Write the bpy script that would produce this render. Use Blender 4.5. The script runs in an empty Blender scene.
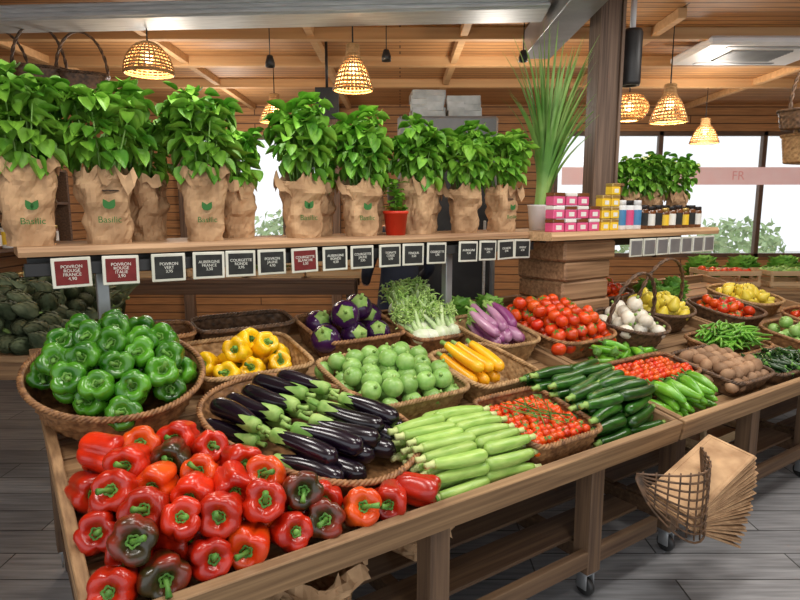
import bpy, bmesh, math, random
from mathutils import Vector, Matrix, noise
random.seed(7)
R=random.uniform
scn=bpy.context.scene; COL=scn.collection
scn.view_settings.view_transform='Standard'
pi=math.pi
AL=math.radians(34.3)
A=Matrix.Rotation(AL,4,'Z')
PH=math.atan(.2)
TT=A@Matrix.Translation((0,1.4,.68))@Matrix.Rotation(PH,4,'X')
Tr=lambda x,y,z:Matrix.Translation((x,y,z))
Rz=lambda a:Matrix.Rotation(a,4,'Z')
Rx=lambda a:Matrix.Rotation(a,4,'X')
Ry=lambda a:Matrix.Rotation(a,4,'Y')
Sc=lambda s:Matrix.Diagonal((s,s,s,1))
def aim(d,roll=0):
    return Vector(d).to_track_quat('Z','Y').to_matrix().to_4x4()@Rz(roll)
def ns(v):
    x=noise.noise(Vector(v))
    return x if -1<=x<=1 else 0.

# ---------------- materials ----------------
def mat(name,c1,c2=None,scale=6,rough=.5,bump=0,bscale=None,metal=0,emit=0,coat=0,rand=0,stretch=(1,1,1),lo=.35,hi=.65,detail=3,huer=0,trans=0,alpha=1,bdist=.01):
    m=bpy.data.materials.new(name); m.use_nodes=True
    nt=m.node_tree; N=nt.nodes; L=nt.links; b=N['Principled BSDF']
    c2=c2 or c1
    tc=N.new('ShaderNodeTexCoord'); mp=N.new('ShaderNodeMapping'); mp.inputs['Scale'].default_value=stretch
    L.new(tc.outputs['Object'],mp.inputs['Vector'])
    oi=N.new('ShaderNodeObjectInfo')
    mw=N.new('ShaderNodeMath'); mw.operation='MULTIPLY'; mw.inputs[1].default_value=23.
    L.new(oi.outputs['Random'],mw.inputs[0])
    nz=N.new('ShaderNodeTexNoise'); nz.noise_dimensions='4D'; nz.inputs['Scale'].default_value=scale; nz.inputs['Detail'].default_value=detail
    L.new(mp.outputs[0],nz.inputs['Vector']); L.new(mw.outputs[0],nz.inputs['W'])
    cr=N.new('ShaderNodeValToRGB'); e=cr.color_ramp.elements
    e[0].position=lo; e[1].position=hi; e[0].color=(*c1,1); e[1].color=(*c2,1)
    L.new(nz.outputs['Fac'],cr.inputs[0])
    out=cr.outputs[0]
    if rand or huer:
        hs=N.new('ShaderNodeHueSaturation')
        a=N.new('ShaderNodeMath'); a.operation='MULTIPLY_ADD'; a.inputs[1].default_value=2*rand; a.inputs[2].default_value=1-rand
        L.new(oi.outputs['Random'],a.inputs[0]); L.new(a.outputs[0],hs.inputs['Value'])
        if huer:
            f=N.new('ShaderNodeMath'); f.operation='FRACT'
            g=N.new('ShaderNodeMath'); g.operation='MULTIPLY'; g.inputs[1].default_value=7.31
            L.new(oi.outputs['Random'],g.inputs[0]); L.new(g.outputs[0],f.inputs[0])
            h=N.new('ShaderNodeMath'); h.operation='MULTIPLY_ADD'; h.inputs[1].default_value=huer; h.inputs[2].default_value=.5
            L.new(f.outputs[0],h.inputs[0]); L.new(h.outputs[0],hs.inputs['Hue'])
        L.new(out,hs.inputs['Color']); out=hs.outputs[0]
    L.new(out,b.inputs['Base Color'])
    b.inputs['Roughness'].default_value=rough; b.inputs['Metallic'].default_value=metal
    b.inputs['Coat Weight'].default_value=coat; b.inputs['Coat Roughness'].default_value=.15
    b.inputs['Transmission Weight'].default_value=trans
    b.inputs['Alpha'].default_value=alpha
    if emit:
        L.new(out,b.inputs['Emission Color']); b.inputs['Emission Strength'].default_value=emit
    if bump:
        n2=N.new('ShaderNodeTexNoise'); n2.inputs['Scale'].default_value=bscale or scale*3; n2.inputs['Detail'].default_value=4
        L.new(mp.outputs[0],n2.inputs['Vector'])
        bp=N.new('ShaderNodeBump'); bp.inputs['Strength'].default_value=bump; bp.inputs['Distance'].default_value=bdist
        L.new(n2.outputs['Fac'],bp.inputs['Height']); L.new(bp.outputs[0],b.inputs['Normal'])
    return m
def plank(name,c1,c2,cm,length,width,plane='xy',rough=.5,bump=.4,mort=.006,grain=.35,scaleg=3):
    m=bpy.data.materials.new(name); m.use_nodes=True
    nt=m.node_tree; N=nt.nodes; L=nt.links; b=N['Principled BSDF']
    tc=N.new('ShaderNodeTexCoord'); sp=N.new('ShaderNodeSeparateXYZ'); cb=N.new('ShaderNodeCombineXYZ')
    L.new(tc.outputs['Object'],sp.inputs[0])
    ix={'x':0,'y':1,'z':2}
    L.new(sp.outputs[ix[plane[0]]],cb.inputs[0]); L.new(sp.outputs[ix[plane[1]]],cb.inputs[1])
    br=N.new('ShaderNodeTexBrick'); br.inputs['Scale'].default_value=1; br.inputs['Brick Width'].default_value=length
    br.inputs['Row Height'].default_value=width; br.inputs['Mortar Size'].default_value=mort; br.inputs['Mortar Smooth'].default_value=.2
    br.inputs['Color1'].default_value=(*c1,1); br.inputs['Color2'].default_value=(*c2,1); br.inputs['Mortar'].default_value=(*cm,1)
    L.new(cb.outputs[0],br.inputs['Vector'])
    mp=N.new('ShaderNodeMapping'); mp.inputs['Scale'].default_value=(1,14,1); L.new(cb.outputs[0],mp.inputs[0])
    nz=N.new('ShaderNodeTexNoise'); nz.inputs['Scale'].default_value=scaleg; nz.inputs['Detail'].default_value=5; L.new(mp.outputs[0],nz.inputs['Vector'])
    mr=N.new('ShaderNodeMapRange'); mr.inputs['From Min'].default_value=.3; mr.inputs['From Max'].default_value=.7; mr.inputs['To Min'].default_value=1-grain; mr.inputs['To Max'].default_value=1+grain*.4
    L.new(nz.outputs['Fac'],mr.inputs[0])
    mx=N.new('ShaderNodeMix'); mx.data_type='RGBA'; mx.blend_type='MULTIPLY'; mx.inputs[0].default_value=1
    L.new(br.outputs['Color'],mx.inputs[6]); L.new(mr.outputs[0],mx.inputs[7]); L.new(mx.outputs[2],b.inputs['Base Color'])
    b.inputs['Roughness'].default_value=rough
    bp=N.new('ShaderNodeBump'); bp.inputs['Strength'].default_value=bump; bp.inputs['Distance'].default_value=.01; bp.invert=True
    L.new(br.outputs['Fac'],bp.inputs['Height']); L.new(bp.outputs[0],b.inputs['Normal'])
    return m
def wood(name,c1,c2,axis='x',rough=.65,scale=3.5):
    st={'x':(.5,16,16),'y':(16,.5,16),'z':(16,16,.5)}[axis]
    return mat(name,c1,c2,scale=scale,rough=rough,bump=.25,bscale=scale*2,stretch=st,detail=8,lo=.3,hi=.72,rand=.12,bdist=.004)
TW1=(.14,.07,.03);TW2=(.44,.27,.13)
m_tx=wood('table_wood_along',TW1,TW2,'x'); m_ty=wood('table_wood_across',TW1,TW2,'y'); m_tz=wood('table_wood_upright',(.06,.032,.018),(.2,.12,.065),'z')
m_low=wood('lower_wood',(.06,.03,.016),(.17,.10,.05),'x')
m_shelf=wood('shelf_wood',(.22,.11,.05),(.56,.35,.19),'x'); m_shelf2=wood('shelf_wood_pale',(.36,.2,.09),(.68,.45,.25),'x')
m_block=wood('block_wood',(.16,.08,.035),(.46,.27,.14),'x')
m_beam=wood('beam_wood',(.5,.27,.11),(.68,.42,.2),'x',scale=1.5)
m_post=wood('post_wood',(.07,.04,.025),(.28,.18,.12),'z')
m_crate=wood('crate_wood',(.42,.27,.13),(.66,.48,.28),'x')
m_black=mat('black_metal',(.012,.012,.012),(.03,.03,.03),rough=.45)
m_grey=mat('grey_metal',(.28,.29,.3),(.38,.39,.4),rough=.4,metal=.6)
m_silver=mat('silver_sheet',(.5,.52,.52),(.68,.7,.7),rough=.5,metal=.2,stretch=(1,12,12))
m_tub=mat('clear_tub',(.42,.46,.46),(.66,.7,.7),scale=12,rough=.2,alpha=.75)
m_white=mat('white_plastic',(.75,.76,.76),(.82,.82,.82),rough=.4)
m_wkA=mat('wicker_brown',(.13,.055,.02),(.38,.19,.075),scale=40,rough=.55,rand=.15)
m_wkB=mat('wicker_dark',(.045,.024,.012),(.17,.09,.045),scale=40,rough=.5,rand=.15)
m_wkC=mat('wicker_tan',(.24,.13,.05),(.50,.31,.14),scale=40,rough=.6,rand=.12)
m_rattan=mat('rattan_shade',(.42,.23,.08),(.62,.36,.15),scale=30,rough=.6)
m_bulb=mat('bulb_glow',(1,.72,.38),(1,.75,.42),emit=6)
m_kraft=mat('kraft_paper',(.36,.21,.105),(.58,.37,.2),scale=11,rough=.85,bump=.7,bscale=16,rand=.12)
m_soil=mat('soil',(.02,.012,.008),(.05,.03,.02),scale=40,rough=.95)
m_basil=mat('basil_leaf',(.065,.24,.012),(.25,.52,.05),scale=10,rough=.5,bump=.3,bscale=45,rand=.15)
m_bstem=mat('basil_stem',(.2,.4,.08),(.28,.48,.12),rough=.5)
m_grass=mat('grass_blade',(.10,.26,.04),(.32,.52,.14),scale=5,rough=.5)
m_stem=mat('veg_stem_green',(.04,.15,.012),(.15,.33,.05),scale=25,rough=.55,rand=.15)
m_red=mat('pepper_red',(.34,.008,.002),(.62,.026,.004),scale=12,rough=.3,coat=.25,rand=.22)
m_orange=mat('pepper_orange_red',(.60,.028,.002),(.78,.10,.006),scale=12,rough=.3,coat=.25,rand=.1)
m_rdark=mat('pepper_turning',(.03,.022,.005),(.26,.014,.004),scale=12,rough=.3,coat=.25,lo=.44,hi=.66)
m_green=mat('pepper_green',(.018,.12,.005),(.08,.28,.014),scale=12,rough=.27,coat=.25,rand=.28)
m_yel=mat('pepper_yellow',(.86,.46,.003),(.93,.6,.01),scale=6,rough=.3,coat=.2,rand=.05)
m_egg=mat('eggplant_black',(.004,.002,.005),(.010,.004,.012),scale=5,rough=.22,coat=.3)
m_eggp=mat('eggplant_violet',(.012,.003,.02),(.055,.012,.075),scale=5,rough=.22,coat=.3,rand=.2)
m_eggs=mat('eggplant_striped',(.24,.05,.17),(.62,.36,.48),scale=9,rough=.3,coat=.2,stretch=(1.8,1.8,.3),lo=.45,hi=.72)
m_calyx=mat('calyx_green',(.15,.32,.05),(.36,.52,.14),scale=20,rough=.55)
m_rz=mat('round_zucchini',(.20,.40,.08),(.34,.54,.16),scale=30,rough=.4,coat=.08,rand=.12,lo=.4,hi=.7)
m_zl=mat('pale_zucchini',(.24,.43,.07),(.40,.57,.14),scale=50,rough=.42,coat=.08,rand=.12,stretch=(1,1,.3))
m_zls=mat('pale_zucchini_stem',(.45,.58,.18),(.64,.68,.32),rough=.55)
m_zd=mat('dark_zucchini',(.008,.045,.004),(.03,.13,.012),scale=60,rough=.3,coat=.2,rand=.3,stretch=(1,1,.3))
m_zy=mat('yellow_zucchini',(.86,.37,.005),(.92,.52,.012),scale=10,rough=.38,coat=.15)
m_tom=mat('tomato_red',(.58,.018,.004),(.76,.07,.008),scale=12,rough=.3,coat=.2,rand=.14,huer=.01)
m_cher=mat('cherry_tomato_red',(.60,.013,.004),(.78,.07,.008),scale=20,rough=.3,coat=.2,rand=.25,huer=.015)
m_fen=mat('fennel_bulb',(.6,.7,.42),(.82,.85,.7),scale=8,rough=.4,stretch=(3,3,.5))
m_fst=mat('fennel_stalk',(.4,.6,.22),(.66,.78,.45),scale=10,rough=.5)
m_frond=mat('fennel_frond',(.3,.52,.1),(.52,.7,.24),scale=10,rough=.6)
m_onion=mat('white_onion',(.72,.65,.5),(.84,.8,.69),scale=8,rough=.4,stretch=(3,3,.5),rand=.08)
m_pot=mat('brown_potato',(.22,.12,.06),(.42,.25,.14),scale=12,rough=.75,bump=.2,rand=.2)
m_bean=mat('green_bean',(.08,.28,.02),(.2,.44,.05),scale=10,rough=.4,rand=.2)
m_chil=mat('dark_chilli',(.012,.035,.01),(.03,.08,.02),scale=10,rough=.25,rand=.2)
m_lp=mat('long_green_pepper',(.09,.32,.015),(.2,.48,.035),scale=10,rough=.3,coat=.2,rand=.15)
m_pear=mat('yellow_pear',(.72,.56,.04),(.8,.66,.09),scale=7,rough=.35,rand=.1)
m_art=mat('artichoke',(.05,.07,.032),(.17,.20,.105),scale=14,rough=.65,rand=.2,huer=.02)
m_squash=mat('green_squash',(.08,.25,.03),(.3,.48,.1),scale=14,rough=.4,rand=.2)
m_chalk=mat('chalkboard',(.010,.011,.011),(.025,.027,.025),scale=20,rough=.8)
m_chalkr=mat('chalkboard_red',(.13,.008,.008),(.18,.015,.015),scale=20,rough=.8)
m_frame=mat('sign_frame',(.55,.55,.46),(.72,.72,.63),rough=.5)
m_text=mat('chalk_text',(.6,.62,.55),(.72,.72,.66),rough=.8)
m_gtext=mat('green_print',(.03,.15,.03),(.04,.18,.04),rough=.8)

# ---------------- geometry ----------------
def join(lst):
    V=[];F=[]
    for it in lst:
        (v,f),M=it if isinstance(it[0],tuple) else (it,None)
        o=len(V)
        V+= [tuple(M@Vector(p)) for p in v] if M is not None else list(v)
        F+= [tuple(i+o for i in q) for q in f]
    return V,F
def J(*gs): return join([(g,None) for g in gs])
def xf(g,M): return [tuple(M@Vector(p)) for p in g[0]],g[1]
def box(sx,sy,sz,c=(0,0,0),bev=.003):
    bm=bmesh.new(); bmesh.ops.create_cube(bm,size=1)
    bmesh.ops.scale(bm,vec=(sx,sy,sz),verts=bm.verts)
    if bev: bmesh.ops.bevel(bm,geom=bm.edges[:],offset=min(bev,.3*min(sx,sy,sz)),segments=1,affect='EDGES')
    bmesh.ops.translate(bm,vec=c,verts=bm.verts)
    bm.verts.index_update(); V=[tuple(v.co) for v in bm.verts]; F=[tuple(v.index for v in f.verts) for f in bm.faces]; bm.free()
    return V,F
def cr_(prof,k=3):
    out=[];n=len(prof)
    for i in range(n-1):
        p0=prof[max(i-1,0)];p1=prof[i];p2=prof[i+1];p3=prof[min(i+2,n-1)]
        for j in range(k):
            t=j/k
            v=[.5*((2*p1[a])+(-p0[a]+p2[a])*t+(2*p0[a]-5*p1[a]+4*p2[a]-p3[a])*t*t+(-p0[a]+3*p1[a]-3*p2[a]+p3[a])*t**3) for a in (0,1)]
            if j and v[0]<2e-4: v[0]=2e-4
            out.append((max(0,v[0]),v[1]))
    out.append(prof[-1]); return out
def lathe(prof,n=20,fn=None):
    V=[];F=[];rg=[]
    for i,(r,z) in enumerate(prof):
        if r<1e-5:
            rg.append([len(V)])
            V.append((0,0,fn(0,0,z,i/(len(prof)-1))[2]) if fn else (0,0,z))
        else:
            s=len(V); rg.append(list(range(s,s+n)))
            for j in range(n):
                th=2*pi*j/n
                if fn: V.append(fn(th,r,z,i/(len(prof)-1)))
                else: V.append((r*math.cos(th),r*math.sin(th),z))
    for a,b in zip(rg,rg[1:]):
        if len(a)==1 and len(b)==1: continue
        for j in range(n):
            k=(j+1)%n
            if len(a)==1: F.append((a[0],b[k],b[j]))
            elif len(b)==1: F.append((a[j],a[k],b[0]))
            else: F.append((a[j],a[k],b[k],b[j]))
    return V,F
def tube(pts,rad,n=8,closed=False,ribs=None):
    P=[Vector(p) for p in pts]; m=len(P)
    if not hasattr(rad,'__len__'): rad=[rad]*m
    V=[];F=[];prev=None
    for i in range(m):
        t=(P[(i+1)%m]-P[i-1]) if closed else (P[min(i+1,m-1)]-P[max(i-1,0)])
        if t.length<1e-9: t=Vector((0,0,1))
        t.normalize()
        if closed:
            a=t.cross(Vector((0,0,1)))
            if a.length<1e-3: a=t.cross(Vector((1,0,0)))
        elif prev is None:
            a=t.cross(Vector((0,0,1)))
            if a.length<.05: a=t.cross(Vector((0,1,0)))
        else: a=prev-t*prev.dot(t)
        a.normalize(); prev=a; b=t.cross(a)
        for j in range(n):
            th=2*pi*j/n; rr=rad[i]*(ribs(th) if ribs else 1)
            V.append(tuple(P[i]+a*math.cos(th)*rr+b*math.sin(th)*rr))
    for i in range(m if closed else m-1):
        k=(i+1)%m
        for j in range(n):
            l=(j+1)%n; F.append((i*n+j,i*n+l,k*n+l,k*n+j))
    if not closed:
        F.append(tuple(range(n))[::-1]); F.append(tuple(range((m-1)*n,m*n)))
    return V,F
def leaf(L,W,cup=.15,droop=.3,nl=5,na=4,pw=.75,rd=1.):
    V=[];F=[]
    for i in range(nl+1):
        u=i/nl; w=W*.5*max(0,math.sin(pi*min(1,max(0,u**pw))))**rd+.001
        for j in range(na+1):
            c=j/na*2-1
            z=-droop*L*u*u + cup*W*(abs(c)-abs(c)**2*1.5)*math.sin(pi*u)
            V.append((c*w,L*u,z))
    for i in range(nl):
        for j in range(na):
            a=i*(na+1)+j; F.append((a,a+1,a+na+2,a+na+1))
    return V,F
def clampg(g,lim):
    return [tuple(c if abs(c)<lim else 0. for c in p) for p in g[0]],g[1]
def mesh(name,g,m,smooth=True):
    me=bpy.data.meshes.new(name); me.from_pydata(g[0],[],g[1]); me.update()
    me.materials.append(m)
    if smooth:
        me.polygons.foreach_set('use_smooth',[True]*len(me.polygons))
    me.update(); return me
def obj(name,me,M=None,parent=None,label=None,cat=None,group=None,kind=None):
    o=bpy.data.objects.new(name,me); COL.objects.link(o)
    if parent: o.parent=parent
    if M is not None: o.matrix_basis=M
    if label: o['label']=label
    if cat: o['category']=cat
    if group: o['group']=group
    if kind: o['kind']=kind
    return o
def spawn(p,M,label,cat,group=None):
    r=obj(p[0],p[1],M,label=label,cat=cat,group=group)
    if p[1] is None: r.empty_display_size=.05
    for q in p[2]: obj(q[0],q[1],q[2] if len(q)>2 else None,parent=r,label=q[3] if len(q)>3 else None)
    return r
def thing(name,M,label,cat,parts,group=None):
    return spawn((name,None,parts),M,label,cat,group)
def textmesh(s,size,m,ls=.9):
    c=bpy.data.curves.new('t','FONT'); c.body=s; c.size=size; c.align_x='CENTER'; c.align_y='CENTER'; c.extrude=.0006; c.space_line=ls
    o=bpy.data.objects.new('t',c); COL.objects.link(o)
    bpy.context.view_layer.update()
    me=bpy.data.meshes.new_from_object(o.evaluated_get(bpy.context.evaluated_depsgraph_get()))
    bpy.data.objects.remove(o); me.materials.clear(); me.materials.append(m); return me

# ---------------- baskets ----------------
def outline(hx,hy,p,N):
    pts=[]
    for i in range(600):
        th=2*pi*i/600; c,s=math.cos(th),math.sin(th)
        pts.append(Vector((hx*math.copysign(abs(c)**(2/p),c),hy*math.copysign(abs(s)**(2/p),s))))
    d=[0]
    for i in range(600): d.append(d[-1]+(pts[(i+1)%600]-pts[i]).length)
    out=[];k=0
    for j in range(N):
        t=d[-1]*j/N
        while d[k+1]<t: k+=1
        f=(t-d[k])/max(1e-9,d[k+1]-d[k]); out.append(pts[k].lerp(pts[(k+1)%600],f))
    res=[]
    for j in range(N):
        t=out[(j+1)%N]-out[j-1]; n=Vector((t.y,-t.x)).normalized(); res.append((out[j],n))
    return res,d[-1]
def wicker(hx,hy,h,m,p=5,flare=.86,rows=8,sp=.026,handle=False,lift=0,rimr=.0065):
    _,per=outline(hx,hy,p,8)
    nst=max(12,int(per/sp/2)*2); N=2*nst; O,_=outline(hx,hy,p,N)
    V=[];F=[];amp=.005
    def up(pt):
        return lift*(pt.x/hx)**2
    for k in range(2*rows+1):
        f=k/(2*rows); s=flare+(1-flare)*f
        for j,(pt,n) in enumerate(O):
            if k%2: dsp=amp*(1 if (j//2+k//2)%2 else -1) if j%2==0 else 0
            else: dsp=-.25*amp
            V.append((pt.x*s+n.x*dsp,pt.y*s+n.y*dsp,f*(h+up(pt))))
    for k in range(2*rows):
        for j in range(N):
            l=(j+1)%N; F.append((k*N+j,k*N+l,(k+1)*N+l,(k+1)*N+j))
    c=len(V); V.append((0,0,.004))
    for j in range(N): F.append(((j+1)%N,j,c))
    body=mesh('basket_body',(V,F),m)
    M_=N*2; O2,_=outline(hx,hy,p,M_); turns=int(per/.05)
    rs=[]
    for q in range(3):
        P=[]
        for j,(pt,n) in enumerate(O2):
            w=turns*2*pi*j/M_+q*2*pi/3
            P.append((pt.x+n.x*math.cos(w)*rimr,pt.y+n.y*math.cos(w)*rimr,h+up(pt)+math.sin(w)*rimr))
        rs.append((tube(P,rimr*.95,6,True),None))
    parts=[('rim',mesh('basket_rim',join(rs),m))]
    if handle:
        hs=[]
        for q in range(2):
            P=[]
            for i in range(49):
                a=pi*i/48; w=i*.9+q*pi
                P.append((math.cos(a)*hx*.98+.006*math.cos(w)*math.cos(a),.008*math.sin(w),h+math.sin(a)*handle))
            hs.append((tube(P,.008,6),None))
        parts.append(('handle',mesh('basket_handle',join(hs),m)))
    return ('wicker_basket',body,parts)
def put_basket(x,y,hx,hy,h,m,label,rot=0,z=-.05,tilt=0,**k):
    spawn(wicker(hx,hy,h,m,**k),TT@Tr(x,y,z)@Rz(rot)@Rx(tilt),label,'basket')

# ---------------- produce ----------------
PEP=[(0,-.86),(.22,-.93),(.48,-.97),(.70,-.88),(.84,-.62),(.93,-.2),(1,.2),(1.02,.52),(.95,.78),(.76,.92),(.5,.88),(.28,.72),(0,.62)]
def pepper_proto(m,R0=.058,nl=4,seed=0,hs=1.0,name='bell_pepper'):
    rn=random.Random(seed); ex=[rn.uniform(-.13,.08) for _ in range(nl)]; sx,sy=rn.uniform(-.12,.12),rn.uniform(-.12,.12)
    def fn(th,r,z,f):
        c=abs(math.cos(nl*th/2)); cre=(1-c)**2.5
        li=int(((th*nl/2/pi)+.5)%nl)%nl
        k=1-.23*cre*min(1,r*1.3)+ex[li]*c*.7
        zz=z*hs+(.10*c if z>0 else -.07*c+ex[li]*c*1.2)*(1 if r>.3 else .3)
        k+=ns((math.cos(th)*1.3+seed*3.1+.37,math.sin(th)*1.3+.21,z*1.3+.11))*.12
        return (r*k*R0*math.cos(th)+sx*z*R0,r*k*R0*math.sin(th)+sy*z*R0,zz*R0)
    body=mesh(name,clampg(lathe(cr_(PEP,2),36,fn),2*R0),m)
    bx,by=rn.uniform(-.3,.3),rn.uniform(-.3,.3)
    z0=.60*hs*R0; ox,oy=sx*.6*R0,sy*.6*R0
    st=tube([(ox,oy,z0),(ox,oy,z0+.2*R0),(ox+bx*R0*.6,oy+by*R0*.6,z0+.5*R0),(ox+bx*R0*1.6,oy+by*R0*1.6,z0+.78*R0)],[.2*R0,.12*R0,.10*R0,.15*R0],8)
    cal=xf(lathe([(.01,z0+.1*R0),(.18*R0,z0+.15*R0),(.29*R0,z0+.2*R0),(.30*R0,z0+.14*R0),(.13*R0,z0)],20,lambda th,r,z,f:(r*(1+.18*math.cos(5*th))*math.cos(th),r*(1+.18*math.cos(5*th))*math.sin(th),z)),Tr(ox,oy,0))
    return (name,body,[('stem',mesh('pepper_stem',clampg(J(st,cal),3*R0),m_stem))])
def long_proto(name,m,L,rmax,bend,prof,n=14,ribs=None,cap=None,stemL=.03,stemr=.008,stem_m=None):
    K=18; P=[];Rd=[]
    for i in range(K+1):
        u=i/K; P.append((bend*math.sin(pi*u),0,(u-.5)*L))
        x=u*(len(prof)-1); a=int(min(x,len(prof)-2)); f=x-a
        Rd.append(rmax*(prof[a]*(1-f)+prof[a+1]*f))
    for i in range(3): Rd[i]=max(.001,Rd[3]*math.sqrt(1-((3-i)/3.02)**2)) 
    body=mesh(name,tube(P,Rd,n,ribs=ribs),m)
    parts=[]
    if cap:
        def fn(th,r,z,f):
            zz=z-(.45*cap*(1+math.cos(5*th)) if f<.2 else 0)
            return (r*math.cos(th),r*math.sin(th),zz)
        g=lathe([(max(Rd[-3],Rd[-2])*1.2,L*.5-cap*.4),(Rd[-2]*1.14,L*.5-cap*.1),(Rd[-1]*1.08,L*.5+.002),(stemr*1.1,L*.5+.008)],30,fn)
        s=tube([(0,0,L*.5),(.002,0,L*.5+stemL*.5),(.008,0,L*.5+stemL)],[stemr,stemr*.8,stemr*1.1],7)
        parts.append(('stem',mesh('calyx_stem',J(g,s),stem_m or m_calyx)))
    else:
        s=tube([(0,0,L*.5-.002),(0,0,L*.5+stemL*.4),(.003,0,L*.5+stemL)],[Rd[-1]*.98,stemr,stemr*1.15],6)
        parts.append(('stem',mesh('veg_stem',s,stem_m or m_calyx)))
    return (name,body,parts)
def round_proto(name,m,R0,sq=.85,ribs=8,rd=.03,dim=.12,stem='stub'):
    prof=[]
    for i in range(15):
        a=-pi/2+pi*i/14; r=math.cos(a); z=math.sin(a)*sq
        if z>0: z-=dim*max(0,1-r*2.2)
        prof.append((0 if i in(0,14) else r*R0,z*R0))
    body=mesh(name,lathe(prof,24,lambda th,r,z,f:(r*(1-rd*(1-abs(math.cos(ribs*th/2))))*math.cos(th),r*(1-rd*(1-abs(math.cos(ribs*th/2))))*math.sin(th),z)),m)
    top=(sq-dim)*R0; parts=[]
    if stem=='stub':
        parts=[('stem',mesh('stub_stem',tube([(0,0,top-.003),(0,0,top+.12*R0),(.03*R0,0,top+.26*R0)],[.22*R0,.15*R0,.17*R0],6),m_calyx))]
    elif stem=='star':
        gs=[(tube([(0,0,top),(0,0,top+.15*R0)],[.06*R0,.05*R0],6),None)]
        for k in range(5): gs.append((leaf(.6*R0,.16*R0,0,.35,3,2),Tr(0,0,top+.06*R0)@Rz(k*2*pi/5)@Rx(.25)))
        parts=[('calyx',mesh('tomato_calyx',join(gs),m_stem))]
    elif stem=='cap':
        g=lathe([(.62*R0,sq*R0*.80),(.45*R0,sq*R0*.95),(.15*R0,top+.12*R0),(.1*R0,top+.14*R0)],20,lambda th,r,z,f:(r*math.cos(th),r*math.sin(th),z-(.16*R0*(1+math.cos(5*th)) if f<.1 else 0)+.02*R0))
        parts=[('calyx',mesh('eggplant_calyx',J(g,tube([(0,0,top),(.03*R0,0,top+.3*R0),(.12*R0,0,top+.6*R0)],[.12*R0,.1*R0,.12*R0],6)),m_calyx))]
    return (name,body,parts)
def orient_up(t=.5):
    return aim((R(-t,t),R(-t,t),1),R(0,6.28))
def orient_front(up=(.15,.9),side=.5):
    return aim((R(-side,side)-.35,-1,R(*up)),R(0,6.28))
def fill(protos,cx,cy,hx,hy,sp,z0,layers,orient,labels,cat,group,rnd=False,jit=.12,shrink=.5,test=None,limit=999,zf=None,lz=.72):
    n=0
    for L in range(layers):
        ax,ay=hx-L*sp*shrink,hy-L*sp*shrink
        if ax<0 or ay<0: break
        ny=int(2*ay/(sp*.88))+1; nx=int(2*ax/sp)+1
        for j in range(ny):
            y=-ay+(2*ay)*(j/(ny-1) if ny>1 else .5)
            for i in range(nx):
                x=-ax+(2*ax)*(i/(nx-1) if nx>1 else .5)+(sp*.25 if j%2 else -sp*.25)
                if rnd and (x/ax)**2+(y/ay)**2>1.05: continue
                px,py=cx+x+R(-jit,jit)*sp,cy+y+R(-jit,jit)*sp
                if test and not test(px,py): continue
                if n>=limit: return
                k=random.randrange(len(protos))
                z=z0+L*sp*lz+R(-.05,.05)*sp+(zf(px,py) if zf else 0)
                spawn(protos[k],TT@Tr(px,py,z)@orient()@Sc(R(.93,1.05)),labels[k],cat,group); n+=1

# ----- tables
def make_table(s0,s1,legs,wheels,label):
    L=s1-s0; S=Tr(0,0,.68)@Rx(PH); D=1.58; P=[]
    P.append(('front_rim_board',mesh('rim',xf(box(L,.035,.095,(L/2,-.0175,-.04)),S),m_tx,False)))
    P.append(('back_rim_board',mesh('rim',xf(box(L,.03,.08,(L/2,D+.015,-.035)),S),m_tx,False)))
    for x in (.016,L-.016): P.append(('side_rim_board',mesh('rim',xf(box(.032,D,.085,(x,D/2,-.035)),S),m_ty,False)))
    P.append(('tray',mesh('tray',join([(xf(box(L-.06,.118,.018,(L/2,.06+.13*i,-.06)),S),None) for i in range(12)]+[(xf(box(L-.08,D-.04,.01,(L/2,D/2,-.074)),S),None)]),m_tx,False)))
    for x in legs:
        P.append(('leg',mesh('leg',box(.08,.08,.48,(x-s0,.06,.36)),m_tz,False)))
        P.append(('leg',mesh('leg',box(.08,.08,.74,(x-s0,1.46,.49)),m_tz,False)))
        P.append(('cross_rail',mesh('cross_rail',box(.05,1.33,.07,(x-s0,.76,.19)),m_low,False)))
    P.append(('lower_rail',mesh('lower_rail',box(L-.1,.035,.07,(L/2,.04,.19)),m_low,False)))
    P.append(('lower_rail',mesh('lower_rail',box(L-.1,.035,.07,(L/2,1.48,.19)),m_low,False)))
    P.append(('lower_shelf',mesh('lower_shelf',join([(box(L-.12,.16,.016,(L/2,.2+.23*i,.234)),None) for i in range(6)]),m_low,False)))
    for x in wheels:
        for y in (.06,1.46):
            w=xf(lathe([(0,-.014),(.036,-.014),(.042,-.008),(.042,.008),(.036,.014),(0,.014)],20),Tr(x-s0,y,.045)@Ry(pi/2))
            P.append(('caster_wheel',mesh('caster_wheel',w,m_black)))
            P.append(('caster_fork',mesh('caster_fork',J(box(.006,.05,.07,(x-s0-.024,y,.075)),box(.006,.05,.07,(x-s0+.024,y,.075)),box(.07,.07,.008,(x-s0,y,.115))),m_grey)))
    thing('display_table',A@Tr(s0,1.4,0),label,'table',P)
make_table(.10,2.42,(.17,1.13,1.93),(.17,1.13,1.93),'weathered brown wooden produce table with tilted tray top')
make_table(2.44,3.98,(2.51,3.2,3.91),(2.51,3.91),'wooden market table on black caster wheels beside the walkway')
make_table(4.0,5.4,(4.07,5.33),(4.07,5.33),'wooden market table at the end of the display row')

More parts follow.
